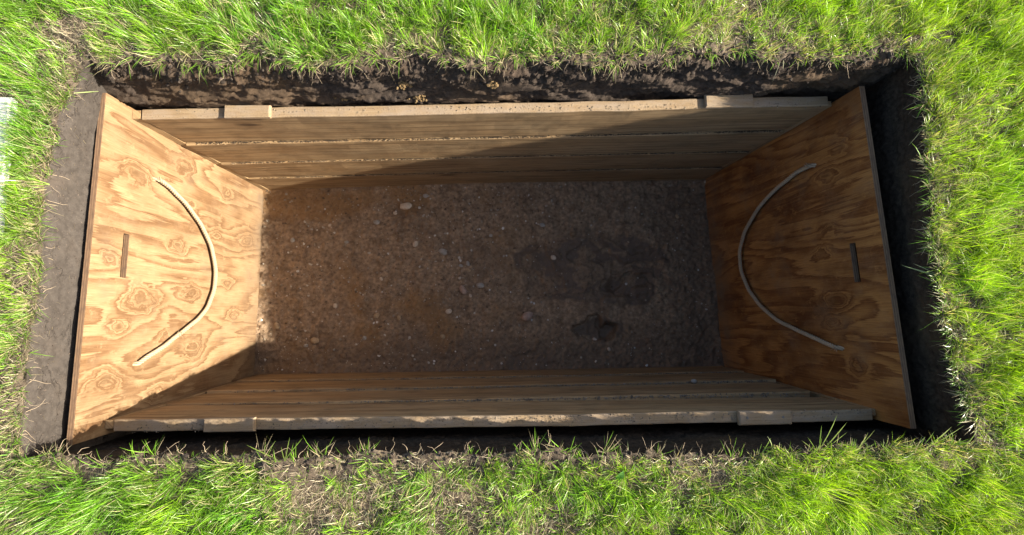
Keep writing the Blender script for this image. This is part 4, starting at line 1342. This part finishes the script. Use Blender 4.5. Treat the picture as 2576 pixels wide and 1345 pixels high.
one_tuft((1.010, -0.610, gz0(1.010, -0.610)), [(45, 0.9, 0.09, 0.003), (60, 0.8, 0.08, 0.003), (30, 1.0, 0.07, 0.0026), (20, 1.1, 0.08, 0.0026), (80, 0.7, 0.05, 0.0026)], 'bushy grass tuft just right of the splayed one at lower right')
one_tuft((1.205, -0.612, gz0(1.205, -0.612)), [(38, 0.95, 0.115, 0.0034), (30, 1.0, 0.14, 0.0034), (70, 0.8, 0.05, 0.0024), (52, 0.9, 0.07, 0.0026)], 'tuft of long stalks pointing up over the lower right pit corner')
one_tuft((1.315, -0.625, gz0(1.315, -0.625)), [(52, 0.9, 0.11, 0.0032), (45, 0.95, 0.07, 0.003), (60, 0.8, 0.06, 0.0026)], 'single stiff grass stalk nearest the lower right pit corner')
one_tuft((0.745, -0.612, gz0(0.745, -0.612)), [(58, 0.9, 0.062, 0.003), (70, 0.9, 0.04, 0.0024)], 'short lone grass blade over the near edge right of centre')
one_tuft((0.300, -0.604, gz0(0.300, -0.604)), [(55, 0.9, 0.06, 0.0024), (110, 0.7, 0.035, 0.0024), (-5, 1.2, 0.045, 0.0022), (80, 0.6, 0.03, 0.003)], 'small grass sprig over the near edge beside a green leaf')
one_tuft((1.352, 0.030, gz0(1.352, 0.030)), [(140, 1.1, 0.06, 0.0024), (155, 1.1, 0.065, 0.0024), (170, 1.1, 0.06, 0.0022), (120, 1.0, 0.05, 0.0022), (185, 1.1, 0.04, 0.002)], 'pale tuft reaching into the dark gap halfway up the right edge', ((0.22, 0.32, 0.14), (0.34, 0.38, 0.22)))
one_tuft((1.352, -0.115, gz0(1.352, -0.115)), [(158, 1.2, 0.11, 0.0024), (163, 1.2, 0.10, 0.0024), (150, 1.15, 0.085, 0.0022)], 'three long thin blades crossing the dark gap at the right', ((0.18, 0.28, 0.12), (0.32, 0.36, 0.2)))
one_tuft((0.930, 0.600, gz0(0.930, 0.600)), [(-112, 1.1, 0.085, 0.003), (-100, 1.0, 0.05, 0.0022)], 'pale dry blade hanging down the far wall near the right block', ((0.42, 0.42, 0.26), (0.46, 0.42, 0.26)))
one_tuft((-0.705, 0.606, gz0(-0.705, 0.606)), [(-150, 1.1, 0.12, 0.003), (-160, 1.1, 0.09, 0.0028), (-135, 1.1, 0.07, 0.0028), (-120, 1.0, 0.05, 0.0024)], 'long green blades drooping over the far wall above the left block')

# a broad leaf in the near grass and a cut blade on the clay strip
def leaf(pos, az, L, W, label, col, tilt=0.25):
    n = 9
    V, F = [], []
    for k in range(n):
        t = k / (n - 1)
        wv = W * math.sin(math.pi * (0.06 + 0.94 * t) ** 0.8) * 0.5 + 0.0004
        z = 0.012 * math.sin(t * 2.2) + tilt * t * L
        for s_, lift in ((-1, 0.25), (0, 0), (1, 0.25)):
            V.append((t * L, s_ * wv, z + lift * wv))
    for k in range(n - 1):
        for q in (0, 1):
            F.append([3 * k + q, 3 * k + 3 + q, 3 * k + 4 + q, 3 * k + 1 + q])
    o = mesh('leaf', np.array(V), np.array(F), M_GRASS, col=np.tile(np.array(col), (len(V), 1)))
    o.location = pos
    o.rotation_euler = (0, 0, math.radians(az))
    return o
o = leaf((0.345, -0.652, ZG + 0.012), 62, 0.032, 0.018, '', (0.13, 0.30, 0.06))
tag(o, 'small broad green leaf among the grass at the near edge', 'leaf')
V, F = tube(np.array([(-1.243, 0.470, 1.168), (-1.240, 0.492, 1.150), (-1.232, 0.512, 1.118), (-1.226, 0.528, 1.092)]), [0.0012, 0.0020, 0.0019, 0.0008], 5)
o = mesh('cut_blade', V, F, M_GRASS, col=np.tile(np.array((0.30, 0.36, 0.16)), (len(V), 1)))
tag(o, 'cut pale grass blade lying on the top of the bare clay strip', 'grass blade')
